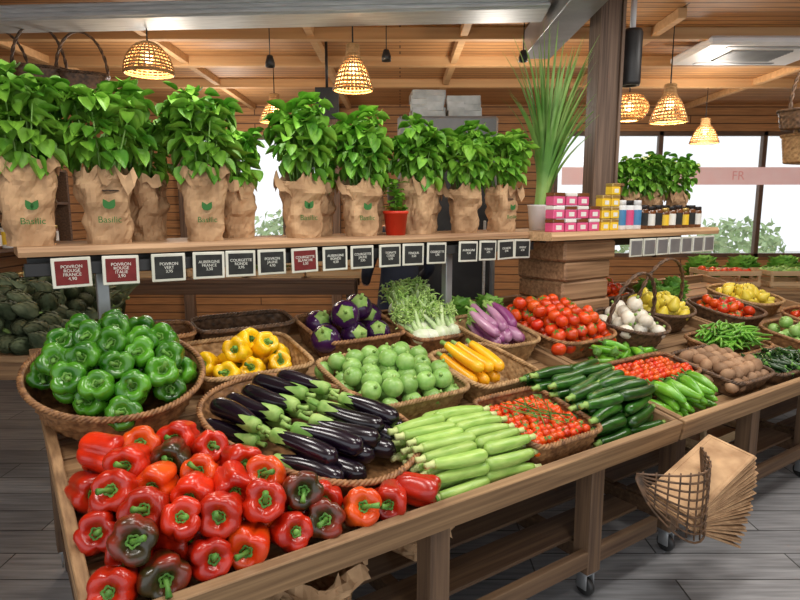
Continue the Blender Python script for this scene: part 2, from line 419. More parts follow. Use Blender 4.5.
# ----- red peppers
reds=[pepper_proto(m_red,.059,4,1,1.02),pepper_proto(m_red,.057,3,2,1.08),pepper_proto(m_orange,.059,4,3),pepper_proto(m_red,.055,3,8,1.25),pepper_proto(m_orange,.060,3,11,1.05)]
rl=['glossy red bell pepper with green stem','bright red three-lobed bell pepper','orange-red bell pepper with green stem','tall red bell pepper with curled green stem','large orange-red bell pepper in the pile']
dark=pepper_proto(m_rdark,.059,4,5)
EC=(.90,.53);EM,Em=.42,.29;EA=math.radians(116)
def in_ell(x,y,g=0):
    dx,dy=x-EC[0],y-EC[1]; u=dx*math.cos(EA)+dy*math.sin(EA); v=-dx*math.sin(EA)+dy*math.cos(EA)
    return (u/(EM+g))**2+(v/(Em+g))**2<1
def RF():
    if random.random()<.85: return orient_front((.25,1.1),.5)
    return aim((R(-1,1),-.8,R(-.2,.3)),R(0,6.28))
rg='red bell peppers on the table'
for j in range(6):
    y=.068+j*.104
    for i in range(9):
        x=.175+i*.112+(.056 if j%2 else 0)
        if in_ell(x,y,.02) or x>1.10: continue
        k=random.choice((0,1,2,0,4,0,1,3) if x<.9 else (3,3,0,1))
        if (j,i) in ((0,1),(0,5),(2,3),(4,1)): p,l=dark,'red bell pepper still partly dark green'
        else: p,l=reds[k],rl[k]
        spawn(p,TT@Tr(x+R(-.006,.006),y+R(-.006,.006),.010+R(0,.01))@RF()@Sc(R(.92,1.05)),l,'bell pepper',rg)
for j in range(5):
    for i in range(6):
        x=.23+i*.112+(.056 if j%2 else 0); y=.12+j*.104
        if in_ell(x,y,.055) or (j==0 and i>4): continue
        k=random.choice((0,1,2,0,4,0,1))
        p,l=(dark,'red bell pepper still partly dark green') if (j,i) in ((0,0),(3,1),(0,4)) else (reds[k],rl[k])
        spawn(p,TT@Tr(x+R(-.008,.008),y+R(-.008,.008),.093+R(0,.01))@RF()@Sc(R(.9,1.04)),l,'bell pepper',rg)

# ----- green peppers basket
put_basket(.345,1.01,.30,.29,.13,m_wkA,'round wicker basket filled with rows of green peppers',p=2,flare=.84,rows=8,z=.01,tilt=.14)
greens=[pepper_proto(m_green,.057,4,21),pepper_proto(m_green,.055,3,22,1.1),pepper_proto(m_green,.058,4,23,.98)]
gl=['glossy green bell pepper with stem','three-lobed green bell pepper with stem','squat dark green bell pepper']
gg='green bell peppers in the round basket'
GF=lambda:orient_front((.3,1.1),.5)
tf=lambda x,y:(y-1.01)*.22
fill(greens,.345,1.0,.245,.235,.106,.13,1,GF,gl,'bell pepper',gg,rnd=True,jit=.05,zf=tf)
for n_,rr,z_ in ((11,.19,.195),(6,.10,.225),(1,.0,.245)):
    for q in range(n_):
        a=2*pi*q/n_+.3; k=random.randrange(3); y_=1.01+rr*math.sin(a)
        spawn(greens[k],TT@Tr(.345+rr*math.cos(a),y_,z_+tf(0,y_))@GF(),gl[k],'bell pepper',gg)

# ----- black eggplants in oval basket
put_basket(EC[0],EC[1],EM,Em,.10,m_wkA,'oval brown wicker basket of black eggplants',rot=EA,p=2.4,flare=.86,rows=7)
eg=[long_proto('eggplant',m_egg,.265,.040,b,[.8,.95,1,1,.94,.86,.76,.66,.56],16,cap=.065,stemL=.05,stemr=.010) for b in (.012,-.014,.004)]
def lay(p,x,y,z,ang,pit,label,cat,group,s=1,roll=None):
    spawn(p,TT@Tr(x,y,z)@Rz(ang)@Ry(pi/2-pit)@Rz(R(0,6.28) if roll is None else roll)@Sc(s),label,cat,group)
ua=Vector((math.cos(EA),math.sin(EA)));va=Vector((-ua.y,ua.x))
egl='glossy black eggplant with green calyx'; egg_='black eggplants in the oval basket'
for L_,(zz,vs_,uo) in enumerate(((.03,(-.215,-.13,-.043,.043,.13,.215),.19),(.082,(-.18,-.09,.0,.09,.18),.175))):
    for v in vs_:
        for g in (1,-1):
            w=math.sqrt(max(.1,1-(v/Em)**2))
            c=Vector(EC)+ua*(g*uo*(.75+.25*w)+R(-.02,.02)+.03*L_)+va*v; d=-ua*g
            lay(eg[random.randrange(3)],c.x,c.y,zz,math.atan2(d.y,d.x)+R(-.12,.12)+.25*(1 if g<0 else -.2),.08,egl,'eggplant',egg_,.82+.14*w)

# ----- yellow peppers crate
put_basket(.90,1.16,.25,.20,.10,m_wkC,'square tan wicker tray with yellow peppers',p=7,rows=7)
ye=[pepper_proto(m_yel,.056,4,31),pepper_proto(m_yel,.056,3,32)]
for (x,y,z) in ((.78,1.06,.02),(.90,1.07,.02),(1.02,1.07,.02),(.84,1.18,.02),(.96,1.19,.02),(.84,1.10,.1),(.96,1.12,.1),(.73,1.17,.02),(1.06,1.19,.02),(.9,1.19,.1)):
    spawn(random.choice(ye),TT@Tr(x,y,z)@orient_front((.2,1.2),.9),'bright yellow bell pepper in tray','bell pepper','yellow bell peppers in the tray')
sq=round_proto('green_squash',m_squash,.045,1.25,8,.05,.1)
put_basket(1.0,1.48,.24,.10,.13,m_wkB,'empty dark wicker tray at the table back',p=5,rows=7)
put_basket(.62,1.47,.13,.09,.13,m_wkA,'small empty brown wicker basket',p=4,rows=7)
# ----- round purple eggplants
put_basket(1.5,1.3,.24,.20,.12,m_wkA,'brown wicker tray of round violet eggplants',p=6,rows=7)
re_=round_proto('round_eggplant',m_eggp,.074,.95,6,.02,.05,'cap')
fill([re_],1.5,1.3,.15,.11,.145,.06,1,lambda:orient_front((.3,1.5),.9),['round glossy dark violet eggplant with green calyx'],'eggplant','round violet eggplants',shrink=.4)
for x,y in ((1.44,1.25),(1.56,1.33)): spawn(re_,TT@Tr(x,y,.15)@orient_front((.3,1.5),.9),'round glossy dark violet eggplant with green calyx','eggplant','round violet eggplants')
# ----- round zucchini
put_basket(1.40,.74,.265,.245,.11,m_wkC,'square tan wicker tray of round green zucchini',p=8,rows=8,flare=.9)
rz=round_proto('round_zucchini',m_rz,.043,.93,8,.0,.04,'stub')
rzl='round smooth pale green zucchini with short stem'
fill([rz],1.40,.74,.21,.19,.087,.025,2,lambda:orient_up(1.0),[rzl],'zucchini','round zucchini in the tray',shrink=.4,jit=.06)
for x,y in ((1.37,.74),(1.45,.78),(1.42,.68)): spawn(rz,TT@Tr(x,y,.14)@orient_up(1.),rzl,'zucchini','round zucchini in the tray')
# ----- pale zucchini pile
rb=lambda th:1+.025*math.cos(6*th)
zl=[long_proto('zucchini',m_zl,.215,.0245,b,[.9,1,1,.98,.95,.9,.8,.68],24,ribs=rb,stemL=.032,stemr=.011,stem_m=m_zls) for b in (.006,-.008,.002)]
for lay_n,(z,rows) in enumerate(((-.022,9),(.024,8),(.068,6))):
    for j in range(rows):
        y=.042+lay_n*.02+j*.0485
        for c in range(2):
            x=1.235+c*.215-.12*(y-.2)
            if c==0 and in_ell(x-.1,y,.02): x+=.04
            if c==1 and x>1.455: x=1.455
            lay(zl[(j+c)%3],x+R(-.008,.008),y,z+R(-.003,.003)+.006*c,(pi if c==0 else 0)+R(-.08,.08)-.05,0,'pale green smooth zucchini with cut stem','zucchini','pale zucchini pile on the table',R(.94,1.05))
# ----- cherry tomato basket
put_basket(1.765,.225,.19,.195,.10,m_wkA,'square brown wicker tray of cherry tomatoes',p=8,rows=7,flare=.92)
ch=round_proto('cherry_tomato',m_cher,.0175,1.0,4,0,.02,'star')
ch2=('cherry_tomato',ch[1],[])
obj('tray_liner',mesh('tray_liner',box(.31,.32,.03,(0,0,0)),m_kraft),TT@Tr(1.765,.225,-.02),label='folded brown paper lining under cherry tomatoes',cat='paper liner')
fill([ch,ch2],1.765,.225,.155,.16,.034,.015,2,lambda:orient_up(.9),['small red cherry tomato with green calyx','small round red cherry tomato'],'tomato','cherry tomatoes in the square tray',limit=185,jit=.2)
vine=join([(tube([(R(-.12,.12),R(-.12,.12),.072),(R(-.12,.12),R(-.12,.12),.078),(R(-.12,.12),R(-.12,.12),.07)],.0022,5),None) for _ in range(8)])
obj('tomato_vine',mesh('tomato_vine',vine,m_stem),TT@Tr(1.765,.225,0),label='thin green vine trusses over cherry tomatoes',cat='tomato vine')
# ----- yellow zucchini basket
put_basket(1.88,.68,.20,.20,.11,m_wkC,'tan wicker tray holding yellow zucchini',p=6,rows=8,rot=.05)
zy=long_proto('yellow_zucchini',m_zy,.23,.029,.006,[.95,1,1,.98,.92,.85,.75,.65],18,ribs=rb,stemL=.035,stemr=.01,stem_m=m_calyx)
for k,(x,z) in enumerate(((1.74,.03),(1.80,.02),(1.865,.02),(1.76,.09),(1.825,.08),(1.885,.08))):
    lay(zy,x,.68+R(-.01,.01),z+.02,pi/2+R(-.1,.1)+.1,.16,'bright yellow zucchini with green stem','zucchini','yellow zucchini in the tray')
# ----- fennel
fgs=[]
for k in range(5):
    a=k*1.3; d=.03+.015*(k%3); fgs.append((tube([(.02*math.cos(a),.015*math.sin(a),.05),(d*.6*math.cos(a),d*.5*math.sin(a),.10),(d*math.cos(a)*1.3,d*math.sin(a),.14+.01*k)],[.018,.013,.008],7),None))
ful=[]
for k in range(130):
    a=R(0,6.28); d=R(.0,.08); z=R(.11,.19)
    p=Vector((d*math.cos(a),d*math.sin(a)*.8,z)); q=p+Vector((R(-1,1),R(-1,1),R(-.2,1))).normalized()*R(.02,.045)
    ful.append((tube([p,(p+q)/2+Vector((0,0,.006)),q],[.0045,.0038,.0015],4),None))
fbulb=lathe(cr_([(0,-.01),(.025,-.008),(.045,.012),(.05,.035),(.038,.06),(.02,.08),(0,.082)],2),20,lambda th,r,z,f:(r*1.15*(1+.05*math.cos(6*th))*math.cos(th),r*.8*(1+.05*math.cos(6*th))*math.sin(th),z))
fen=('fennel_bulb',mesh('fennel_bulb',fbulb,m_fen),[('stalks',mesh('stalks',join(fgs),m_fst)),('fronds',mesh('fronds',join(ful),m_frond))])
put_basket(1.94,1.24,.17,.19,.09,m_wkA,'brown wicker tray of fennel',p=6,rows=6)
for k in range(16):
    x=1.83+.07*(k%4)+R(-.01,.01); y=1.08+.09*(k//4)
    spawn(fen,TT@Tr(x,y,.02+.02*(k//4))@aim((R(-.8,.4),R(.2,1),.3),R(0,6)),'white fennel bulb with feathery green fronds','fennel','fennel in the tray')
# ----- striped long eggplants
put_basket(2.24,1.0,.18,.22,.12,m_wkC,'tan wicker basket of long purple eggplants',p=4,rows=8)
es=[long_proto('striped_eggplant',m_eggs,.23,.031,b,[.85,1,1,.9,.82,.72,.62,.55],14,cap=.04,stemL=.035) for b in (.015,-.02)]
for k in range(14):
    lay(es[k%2],2.13+.055*(k%5)+R(-.01,.01),1.0+R(-.04,.05),.03+.052*(k//5),pi/2+R(-.35,.35),.3,'long pink and violet striped eggplant','eggplant','striped eggplants in the basket')
# ----- dark zucchini
zd=[long_proto('dark_zucchini',m_zd,.21,.0235,b,[.9,1,1,.98,.95,.9,.82,.74],18,ribs=rb,stemL=.03,stemr=.01,stem_m=m_calyx) for b in (.008,-.008)]
for L_,(z,rows) in enumerate(((-.02,12),(.024,10),(.068,9),(.11,7))):
    for j in range(rows):
        y=.045+L_*.025+j*.047
        for c in range(2):
            x=2.07+c*.2+.03*(j%2)-.02
            lay(zd[(j+c)%2],min(x,2.295)+R(-.01,.01),y,z,(0 if (j+c)%2 else pi)+R(-.25,.25),0,'dark green speckled zucchini','zucchini','dark zucchini heap on the table',R(.92,1.08))
# ----- tomatoes
put_basket(2.70,.97,.27,.29,.12,m_wkA,'large brown wicker basket of red tomatoes',p=4,rows=8)
to=[round_proto('tomato',m_tom,.041,.82,6,.05,.14,'star'),round_proto('tomato',m_tom,.039,.88,4,.02,.1,'star')]
tl=['ripe red tomato with green star calyx','round orange-red tomato with green calyx']
fill(to,2.70,.97,.22,.24,.083,.03,3,lambda:orient_up(1.2),tl,'tomato','red tomatoes in the large basket',shrink=.5)
# ----- long green peppers front
lp=long_proto('long_green_pepper',m_lp,.17,.026,.01,[.35,.55,.75,.9,1,1,.95,.75],12,cap=.012,stemL=.035,stemr=.005,stem_m=m_stem)
for k in range(18):
    lay(lp,2.52+.055*(k%6)+R(-.015,.015),.11+R(-.01,.01),-.02+.04*(k//6),pi/2+R(-.5,.5),.1,'slim glossy light green pepper by the table edge','pepper','long green peppers by the table edge')
for k in range(22):
    lay(lp,2.6+.05*(k%9)+R(-.01,.01),.57+R(-.03,.03),-.02+.045*(k//9),R(0,6.28),.1,'small glossy pointed pepper heaped before the tomatoes','pepper','green peppers heaped before the tomatoes',.8)
# ----- cherry 2
put_basket(2.75,.35,.27,.13,.09,m_wkA,'low brown wicker tray of small tomatoes',p=6,rows=6,flare=.92)
obj('tray_liner',mesh('tray_liner',box(.44,.2,.03,(0,0,0)),m_kraft),TT@Tr(2.75,.35,-.02),label='folded brown paper lining a tomato tray',cat='paper liner')
fill([ch2],2.75,.35,.23,.1,.037,.018,2,lambda:orient_up(.9),['small round ripe red tomato'],'tomato','small tomatoes in the low tray',limit=115,jit=.2)
# ----- potatoes
put_basket(3.22,.24,.21,.20,.09,m_wkB,'dark wicker tray of brown potatoes',p=6,rows=6)
po=[]
for s in (1,2,3):
    g=lathe([(0 if i in(0,10) else math.cos(-pi/2+pi*i/10)*.032,math.sin(-pi/2+pi*i/10)*.042) for i in range(11)],16,lambda th,r,z,f:(r*(1+.15*ns((math.cos(th)+s*5,math.sin(th),z*20)))*math.cos(th),r*math.sin(th)*(1+.1*ns((math.cos(th)+s*9,math.sin(th),z*20))),z))
    po.append(('potato',mesh('potato',g,m_pot),[]))
fill(po,3.22,.24,.17,.15,.066,.01,2,lambda:orient_up(3),['small brown-skinned potato in the tray']*3,'potato','brown potatoes in the tray')
# ----- onions
put_basket(3.17,.80,.22,.22,.14,m_wkB,'round dark wicker basket of white onions',p=2,rows=8,flare=.75,handle=.3)
on=round_proto('white_onion',m_onion,.046,.85,12,.01,-.12,'stub')
fill([on],3.17,.80,.17,.17,.09,.07,2,lambda:orient_up(1.2),['round white onion with dry tip'],'onion','white onions in the round basket',rnd=True)
spawn(on,TT@Tr(3.17,.8,.2)@orient_up(),'round white onion with dry tip','onion','white onions in the round basket')
# ----- pears
put_basket(3.68,.95,.26,.22,.14,m_wkB,'dark wicker basket with arched handle holding yellow pears',p=2,rows=8,flare=.75,handle=.32)
pr=lathe(cr_([(0,-.036),(.02,-.034),(.034,-.015),(.036,.005),(.026,.03),(.016,.048),(.008,.058),(0,.06)],2),18)
pear=('yellow_pear',mesh('yellow_pear',pr,m_pear),[('stem',mesh('pear_stem',tube([(0,0,.058),(.003,0,.07),(.008,0,.08)],[.002,.0018,.002],5),m_wkB))])
fill([pear],3.68,.95,.2,.17,.076,.07,2,lambda:orient_up(1.5),['yellow-green pear with thin stem'],'pear','yellow pears in the handled basket',rnd=True)
# ----- green beans / chillies
bn=[long_proto('green_bean',m_bean,.17,.0075,b,[.7,1,1,1,1,1,.9,.6],6,stemL=.012,stemr=.003) for b in (.012,.02,-.01)]
put_basket(3.72,.46,.26,.17,.07,m_wkA,'low brown wicker tray of green beans',p=6,rows=5)
for k in range(170):
    x,y=R(-.2,.2),R(-.11,.11)
    lay(bn[k%3],3.72+x,.46+y,-.02+.13*(k/170)*max(0,1-abs(x)*3.2)+.03,R(-.5,.5)+(0 if k%2 else .6),R(-.1,.1),'slender curved fresh bean pod in the tray','green bean','green beans in the tray')
cl=long_proto('dark_chilli',m_chil,.11,.013,.012,[.3,.6,.85,1,1,.95,.9,.8],8,cap=.006,stemL=.03,stemr=.003,stem_m=m_stem)
put_basket(3.68,.15,.24,.12,.07,m_wkB,'dark wicker tray of dark green chillies',p=6,rows=5)
for k in range(80):
    lay(cl,3.68+R(-.19,.19),.15+R(-.08,.08),-.01+.07*k/80,R(0,6.28),R(-.1,.1),'small dark green chilli in the tray','chilli','dark chillies in the tray')
# ----- table 3
for (x,y,hx,hy,m,pp,l,pl_,cc,g,sp) in ((4.3,.8,.24,.22,m_wkB,[to[0]],'round basket of red tomatoes on the end table','ripe red tomato in a wicker basket','tomato','tomatoes on the end table',.078),(4.28,.3,.24,.2,m_wkA,[rz],'wicker tray of round green zucchini','round green zucchini in a wicker basket','zucchini','round zucchini on the end table',.09),(4.85,.4,.26,.22,m_wkA,[to[1]],'wicker tray of red tomatoes','ripe red tomato in a wicker tray','tomato','tomatoes on the end table',.078),(4.85,.95,.26,.24,m_wkC,[pear],'tan wicker tray of yellow pears','yellow pear in a wicker tray','pear','pears on the end table',.078)):
    put_basket(x,y,hx,hy,.12,m,l,p=3,rows=7)
    fill(pp,x,y,hx*.76,hy*.76,sp,.03,2,lambda:orient_up(1),[pl_],cc,g,rnd=True)
put_basket(3.62,1.36,.24,.16,.12,m_wkB,'dark wicker basket of red tomatoes',p=3,rows=7)
fill(to,3.62,1.36,.16,.1,.078,.04,2,lambda:orient_up(1),tl,'tomato','tomatoes in the dark basket')
m_lettuce=mat('lettuce_leaf',(.10,.32,.03),(.3,.55,.1),scale=9,rough=.5,rand=.1)
lt=[]
for k in range(60):
    f=k/60; a=k*2.4; lt.append((leaf(.12,.10,-.5,R(-.2,.4),4,4,rd=.6),Tr(.02*math.cos(a),.02*math.sin(a),.01+.05*f)@Rz(a)@Rx(.25+.9*f)))
let=('lettuce',mesh('lettuce',join(lt),m_lettuce),[])
for x,y in ((4.05,1.15),(4.25,1.2),(4.15,1.33),(4.45,1.3),(2.5,1.34),(2.28,1.36)): spawn(let,TT@Tr(x,y,-.03)@Rz(x*9),'frilly green lettuce head on the table','lettuce','lettuce heads on the tables')

# ---------------- shelf ----------------
SZ=1.46
def live_board(L,D,t,seed):
    nx=40; V=[];F=[]
    for i in range(nx+1):
        x=L*i/nx; w=.012*ns((x*3+.1,seed,.3))
        for (y,z) in ((0+w,-t*.8),(0+w-.006,-t*.4),(w+.004,0),(D,0),(D,-t)): V.append((x,y,z))
    for i in range(nx):
        for j in range(5):
            k=(j+1)%5; a=i*5;b=a+5; F.append((a+j,b+j,b+k,a+k))
    F.append((0,1,2,3,4)); F.append(tuple(nx*5+q for q in (4,3,2,1,0)))
    return V,F
P=[('shelf_board',mesh('shelf_board',live_board(2.57,.42,.045,1),m_shelf,False))]
P.append(('sign_rail',mesh('sign_rail',box(2.63,.012,.05,(1.33,.03,-.085)),m_black,False)))
for x in (.28,2.05): 
    P.append(('support_post',mesh('support_post',box(.045,.045,.56,(x,.12,-.33)),m_grey,False)))
P.append(('under_frame',mesh('under_frame',box(2.6,.05,.05,(1.33,.12,-.07)),m_black,False)))
thing('plant_shelf',A@Tr(.08,2.53,SZ),'long live-edge wooden shelf board over the vegetables','shelf',P)
P=[('shelf_board',mesh('shelf_board2',live_board(1.79,.60,.06,5),m_shelf2,False)),('under_frame',mesh('uf',box(1.5,.05,.05,(.95,.25,-.09)),m_black,False))]
thing('product_shelf',A@Tr(2.66,2.36,SZ),'thick pale wooden shelf board stocked with jars','shelf',P)
for i,(z,w,d,a) in enumerate(((.90,.46,.42,.04),(1.025,.42,.40,-.05),(1.15,.45,.40,.03),(1.275,.48,.44,-.02))):
    h=.123
    g=box(w,d,h,(0,0,h/2),.014)
    obj('timber_block',mesh('timber_block',g,m_block,False),A@Tr(3.10,2.64,z)@Rz(a),label='rough square timber block stacked under the shelf',cat='wood block',group='stacked timber blocks')
obj('support_column',mesh('support_column',J(box(.13,.13,1.54,(0,0,.77)),box(.022,.16,1.54,(-.076,0,.77)),box(.022,.16,1.54,(.076,0,.77))),m_post,False),Tr(1.36,4.16,1.46)@Rz(.15),label='dark timber column rising from the shelf',cat='column')
# signs
W16=['POIVRON\nROUGE\nFRANCE\n4,90','POIVRON\nROUGE\nITALIE\n3,90','POIVRON\nVERT\n3,95','AUBERGINE\nFRANCE\n3,50','COURGETTE\nRONDE\n3,95','POIVRON\nJAUNE\n4,95','COURGETTE\nBLANCHE\n3,50','AUBERGINE\nRONDE\n4,50','COURGETTE\nJAUNE\n3,95','TOMATE\nCERISE\n5,90','FENOUIL\n3,50','COURGETTE\n2,95','AUBERGINE\n4,50','TOMATE\n3,95','OIGNON\n2,95','PIMENT\n6,90']
SS=[.244,.413,.591,.753,.89,1.033,1.193,1.351,1.50,1.663,1.807,1.96,2.18,2.325,2.466,2.597]
fr=J(box(.135,.008,.115,(0,0,0),.003)); bd=box(.112,.003,.092,(0,-.0045,0),.001)
mfr=mesh('sign_frame',fr,m_frame,False); mb=mesh('sign_board',bd,m_chalk,False); mbr=mesh('sign_board_red',bd,m_chalkr,False)
for i,(s,w) in enumerate(zip(SS,W16)):
    red=i in (0,1,6)
    k=.98
    spawn(('price_sign',mfr,[('chalkboard',mbr if red else mb),('lettering',textmesh(w,.017,m_text),Tr(0,-.0068,0)@Rx(pi/2))]),A@Tr(s,2.528,1.362)@Rz(R(-.05,.05))@Ry(R(-.03,.03))@Sc(k),'small framed %s price sign with chalk lettering'%('dark red' if red else 'black'),'price sign','price signs under the plant shelf')
mgb=mesh('grey_board',bd,m_grey,False)
for i in range(7):
    spawn(('price_sign',mfr,[('chalkboard',mgb)]),A@Tr(3.45+.145*i,2.35,1.345),'pale framed grey price sign','price sign','price signs under the product shelf')

# ---------------- basil ----------------
def bag_geo(seed,h=.27,w=.075,top=.096,crum=.7):
    V=[];F=[];n=44;rows=16
    for i in range(rows+1):
        f=i/rows; hw=w+(top-w)*f
        O,_=outline(hw,hw*.9,3.6,n)
        for j,(p,nn) in enumerate(O):
            q=Vector((p.x*14,p.y*14,f*4+seed*7.3))
            d=(ns(q*1.1+Vector((.3,.2,.1)))*.045*(.35+f)-abs(ns(q*2.3))*.022)*crum
            z=f*h+ (ns((j*.5+.2,seed+.3,9.1))*.06 if f==1 else ns(q)*.012*(f>0))
            V.append((p.x+nn.x*d,p.y+nn.y*d,z))
    for i in range(rows):
        for j in range(n):
            k=(j+1)%n; F.append((i*n+j,i*n+k,(i+1)*n+k,(i+1)*n+j))
    F.append(tuple(range(n))[::-1])
    b=len(V)
    for j in range(n):
        x,y,z=V[rows*n+j]; e=1.10+.08*ns((j*.7+.1,seed+.7,2.2)); V.append((x*e,y*e,z-.05-.05*ns((j*.4+.2,seed+.1,3.3))))
    for j in range(n):
        k=(j+1)%n; F.append((rows*n+j,rows*n+k,b+k,b+j))
    return V,F
def basil_proto(seed,nleaf=250,name='potted_basil',zc=.42,rx=.15,rzz=.18):
    rn=random.Random(seed); 
    bag=mesh('paper_bag',bag_geo(seed,h=rn.uniform(.26,.31)),m_kraft,False)
    soil=mesh('soil',lathe([(0,.2),(.07,.2),(.075,.195)],20),m_soil)
    st=[];lv=[]
    cl_=[]
    for k in range(12):
        a=k*2.4+rn.uniform(-.3,.3); d=rx*.85*math.sqrt((k+.5)/12); h=zc+rzz*math.sqrt(max(.05,1-(d/rx)**2))*rn.uniform(.4,1.0)
        cl_.append((Vector((d*math.cos(a),d*math.sin(a),h)),rn.uniform(.045,.07)))
        top=cl_[-1][0]; b0=Vector((.3*top.x,.3*top.y,.2)); st.append((tube([b0,b0.lerp(top,.5),top-Vector((0,0,.03))],[.004,.0035,.002],5),None))
    for q in range(nleaf):
        if q%5<3:
            c0,rr=cl_[q%12]; dv=Vector((rn.gauss(0,1),rn.gauss(0,1),rn.gauss(.15,.8))).normalized(); c=c0+dv*rr*rn.uniform(.2,.9)
        else:
            dv=Vector((rn.gauss(0,1),rn.gauss(0,1),rn.gauss(0,.9))).normalized()
            u=rn.uniform(.4,.9); c=Vector((dv.x*rx*u,dv.y*rx*u,zc+(dv.z*rzz*.85-.03)*u))
        la=math.atan2(dv.y,dv.x)-pi/2+rn.uniform(-.8,.8); L=rn.uniform(.052,.088)
        M=Tr(*c)@Rz(la)@Rx(max(-.9,min(.9,dv.z*.9+rn.uniform(-.5,.3)-.15)))@Tr(0,-.015,0)@Ry(rn.uniform(-.4,.4))
        lv.append((leaf(L,L*.78,-.6,rn.uniform(.15,.5),5,4,pw=.85,rd=.65),M))
    return (name,None,[('paper_bag',bag),('soil',soil),('stems',mesh('stems',join(st),m_bstem)),('foliage',mesh('foliage',join(lv),m_basil))])
bas=[basil_proto(1),basil_proto(2,270,zc=.44,rzz=.20),basil_proto(3,270,rx=.165,zc=.42),basil_proto(4,180,rx=.125,zc=.38,rzz=.14)]
logo=textmesh('Basilic',.033,m_gtext)
lm=mesh('printed_leaf',J(xf(leaf(.04,.024,0,0,4,2),Rz(.5)),xf(leaf(.04,.024,0,0,4,2),Rz(-.5))),m_gtext)
BS=[(.13,2.67,1,1.02),(.14,2.86,3,1.05),(.40,2.67,2,1.05),(.58,2.84,3,1.0),(.79,2.68,1,1.0),(.99,2.84,3,.95),(1.26,2.68,0,1.05),(1.42,2.84,3,.95),(1.58,2.67,0,1.0),(1.95,2.68,1,.95),(2.12,2.84,3,.95),(2.27,2.67,0,.97),(2.57,2.68,2,.98),(1.74,2.86,3,.9)]
for i,(s,t,k,sc) in enumerate(BS):
    p=bas[k]; parts=list(p[2]); front=i in (0,2,4,6,8,12)
    if front:
        parts=parts+[('printed_name',logo,Tr(0,-.092,.09)@Rx(pi/2+.08)),('printed_leaf',lm,Tr(0,-.096,.13)@Rx(pi/2+.08))]
    spawn((p[0],None,parts),A@Tr(s,t,SZ)@Rz(R(-.2,.1) if front else R(-.8,.8))@Sc(sc),'bushy green basil plant in a crumpled kraft paper bag','potted plant','basil plants along the shelf')
for s,t,sc in ((3.80,2.88,.8),(3.95,2.78,.8),(4.12,2.72,.82),(4.28,2.8,.85),(4.38,2.66,.82)):
    spawn(bas[1],A@Tr(s,t,SZ)@Rz(R(0,6))@Sc(sc),'green basil plant in a kraft paper bag','potted plant','basil plants on the product shelf')
m_redpot=mat('red_pot',(.65,.03,.01),(.7,.05,.015),rough=.4)
pl=[(leaf(R(.04,.06),.035,-.3,.3,rd=.6),Tr(R(-.03,.03),R(-.03,.03),.12+R(0,.16))@Rz(R(0,6.28))@Rx(R(0,.8))) for _ in range(60)]
thing('potted_herb',A@Tr(1.76,2.62,SZ),'small herb in a bright red plastic pot','potted plant',[('pot',mesh('pot',lathe([(0,0),(.05,0),(.062,.11),(.067,.11),(.067,.125),(.055,.125),(.05,.1),(0,.1)],24),m_redpot)),('foliage',mesh('herb_foliage',join(pl+[(tube([(0,0,.1),(0,0,.26)],.003,5),None)]),m_basil))])
gr=[]
for k in range(110):
    a=R(0,6.28); L=R(.6,1.22); sp=R(.05,.44); n=8; V=[];F=[]
    for i in range(n+1):
        f=i/n; w=.015*(1-f**2)+.001; cx=sp*f*f*math.cos(a)+.035*math.cos(a)+.16*f; cy=sp*f*f*math.sin(a)*.6+.02*math.sin(a)
        z=.14+L*f*(1-.22*f*sp*2)
        V+=[(cx-math.sin(a)*w,cy+math.cos(a)*w,z),(cx+math.cos(a)*w*.3,cy+math.sin(a)*w*.3,z+.001),(cx+math.sin(a)*w,cy-math.cos(a)*w,z)]
    for i in range(n):
        F+=[(3*i,3*i+1,3*i+4,3*i+3),(3*i+1,3*i+2,3*i+5,3*i+4)]
    gr.append(((V,F),None))
thing('potted_grass',A@Tr(2.90,2.68,SZ),'tall grassy plant with long upright blades in a white pot','potted plant',[('pot',mesh('white_pot',lathe([(0,0),(.06,0),(.075,.15),(.08,.16),(.07,.16),(.065,.14),(0,.14)],24),m_white)),('blades',mesh('blades',join(gr),m_grass))])
# ---------------- shelf goods ----------------
m_pink=mat('pink_label',(.65,.07,.2),(.72,.12,.26),rough=.4); m_ylab=mat('yellow_label',(.8,.52,.03),(.85,.6,.04),rough=.4); m_wlab=mat('white_label',(.75,.74,.68),(.8,.8,.74),rough=.4)
m_jar=mat('jar_brown',(.12,.045,.015),(.2,.07,.025),rough=.15,coat=.5); m_lid=mat('dark_lid',(.02,.02,.02),(.04,.03,.03),rough=.3,metal=.3); m_gold=mat('gold_lid',(.6,.42,.12),(.7,.5,.2),rough=.3,metal=.7); m_blue=mat('blue_label',(.05,.2,.4),(.08,.26,.5),rough=.4)
def jar(r,h,mb,ml,mlid):
    return ('preserve_jar',mesh('preserve_jar',lathe([(0,0),(r*.9,0),(r,.006),(r,h*.78),(r*.85,h*.85),(0,h*.85)],20),mb),[('jar_label',mesh('jar_label',lathe([(r*1.01,h*.15),(r*1.012,h*.16),(r*1.012,h*.66),(r*1.01,h*.67)],20),ml)),('lid',mesh('jar_lid',lathe([(0,h*.83),(r*.92,h*.83),(r*.92,h*.98),(r*.88,h),(0,h)],20),mlid))])
def tin(w,h,m1,m2,nm='product_box'):
    return (nm,mesh(nm,box(w,w*.7,h*.7,(0,0,h*.35),.004),m1,False),[('lid',mesh('box_lid',box(w*1.02,w*.72,h*.28,(0,0,h*.85),.004),m2,False)),('front_label',mesh('front_label',box(w*.5,.002,h*.35,(0,-w*.352,h*.35),.0005),m_wlab,False))])
tp=tin(.095,.075,m_pink,m_wlab); tp2=tin(.095,.075,m_pink,m_jar); ty=tin(.08,.072,m_ylab,m_gold,'product_tin')
for c in range(4):
    for r in range(3 if c<3 else 2):
        spawn(tp if (r+c)%2 else tp2,A@Tr(2.76+.108*c,2.43,SZ+.077*r),'small pink box with contrasting lid','box','pink boxes stacked on the product shelf')
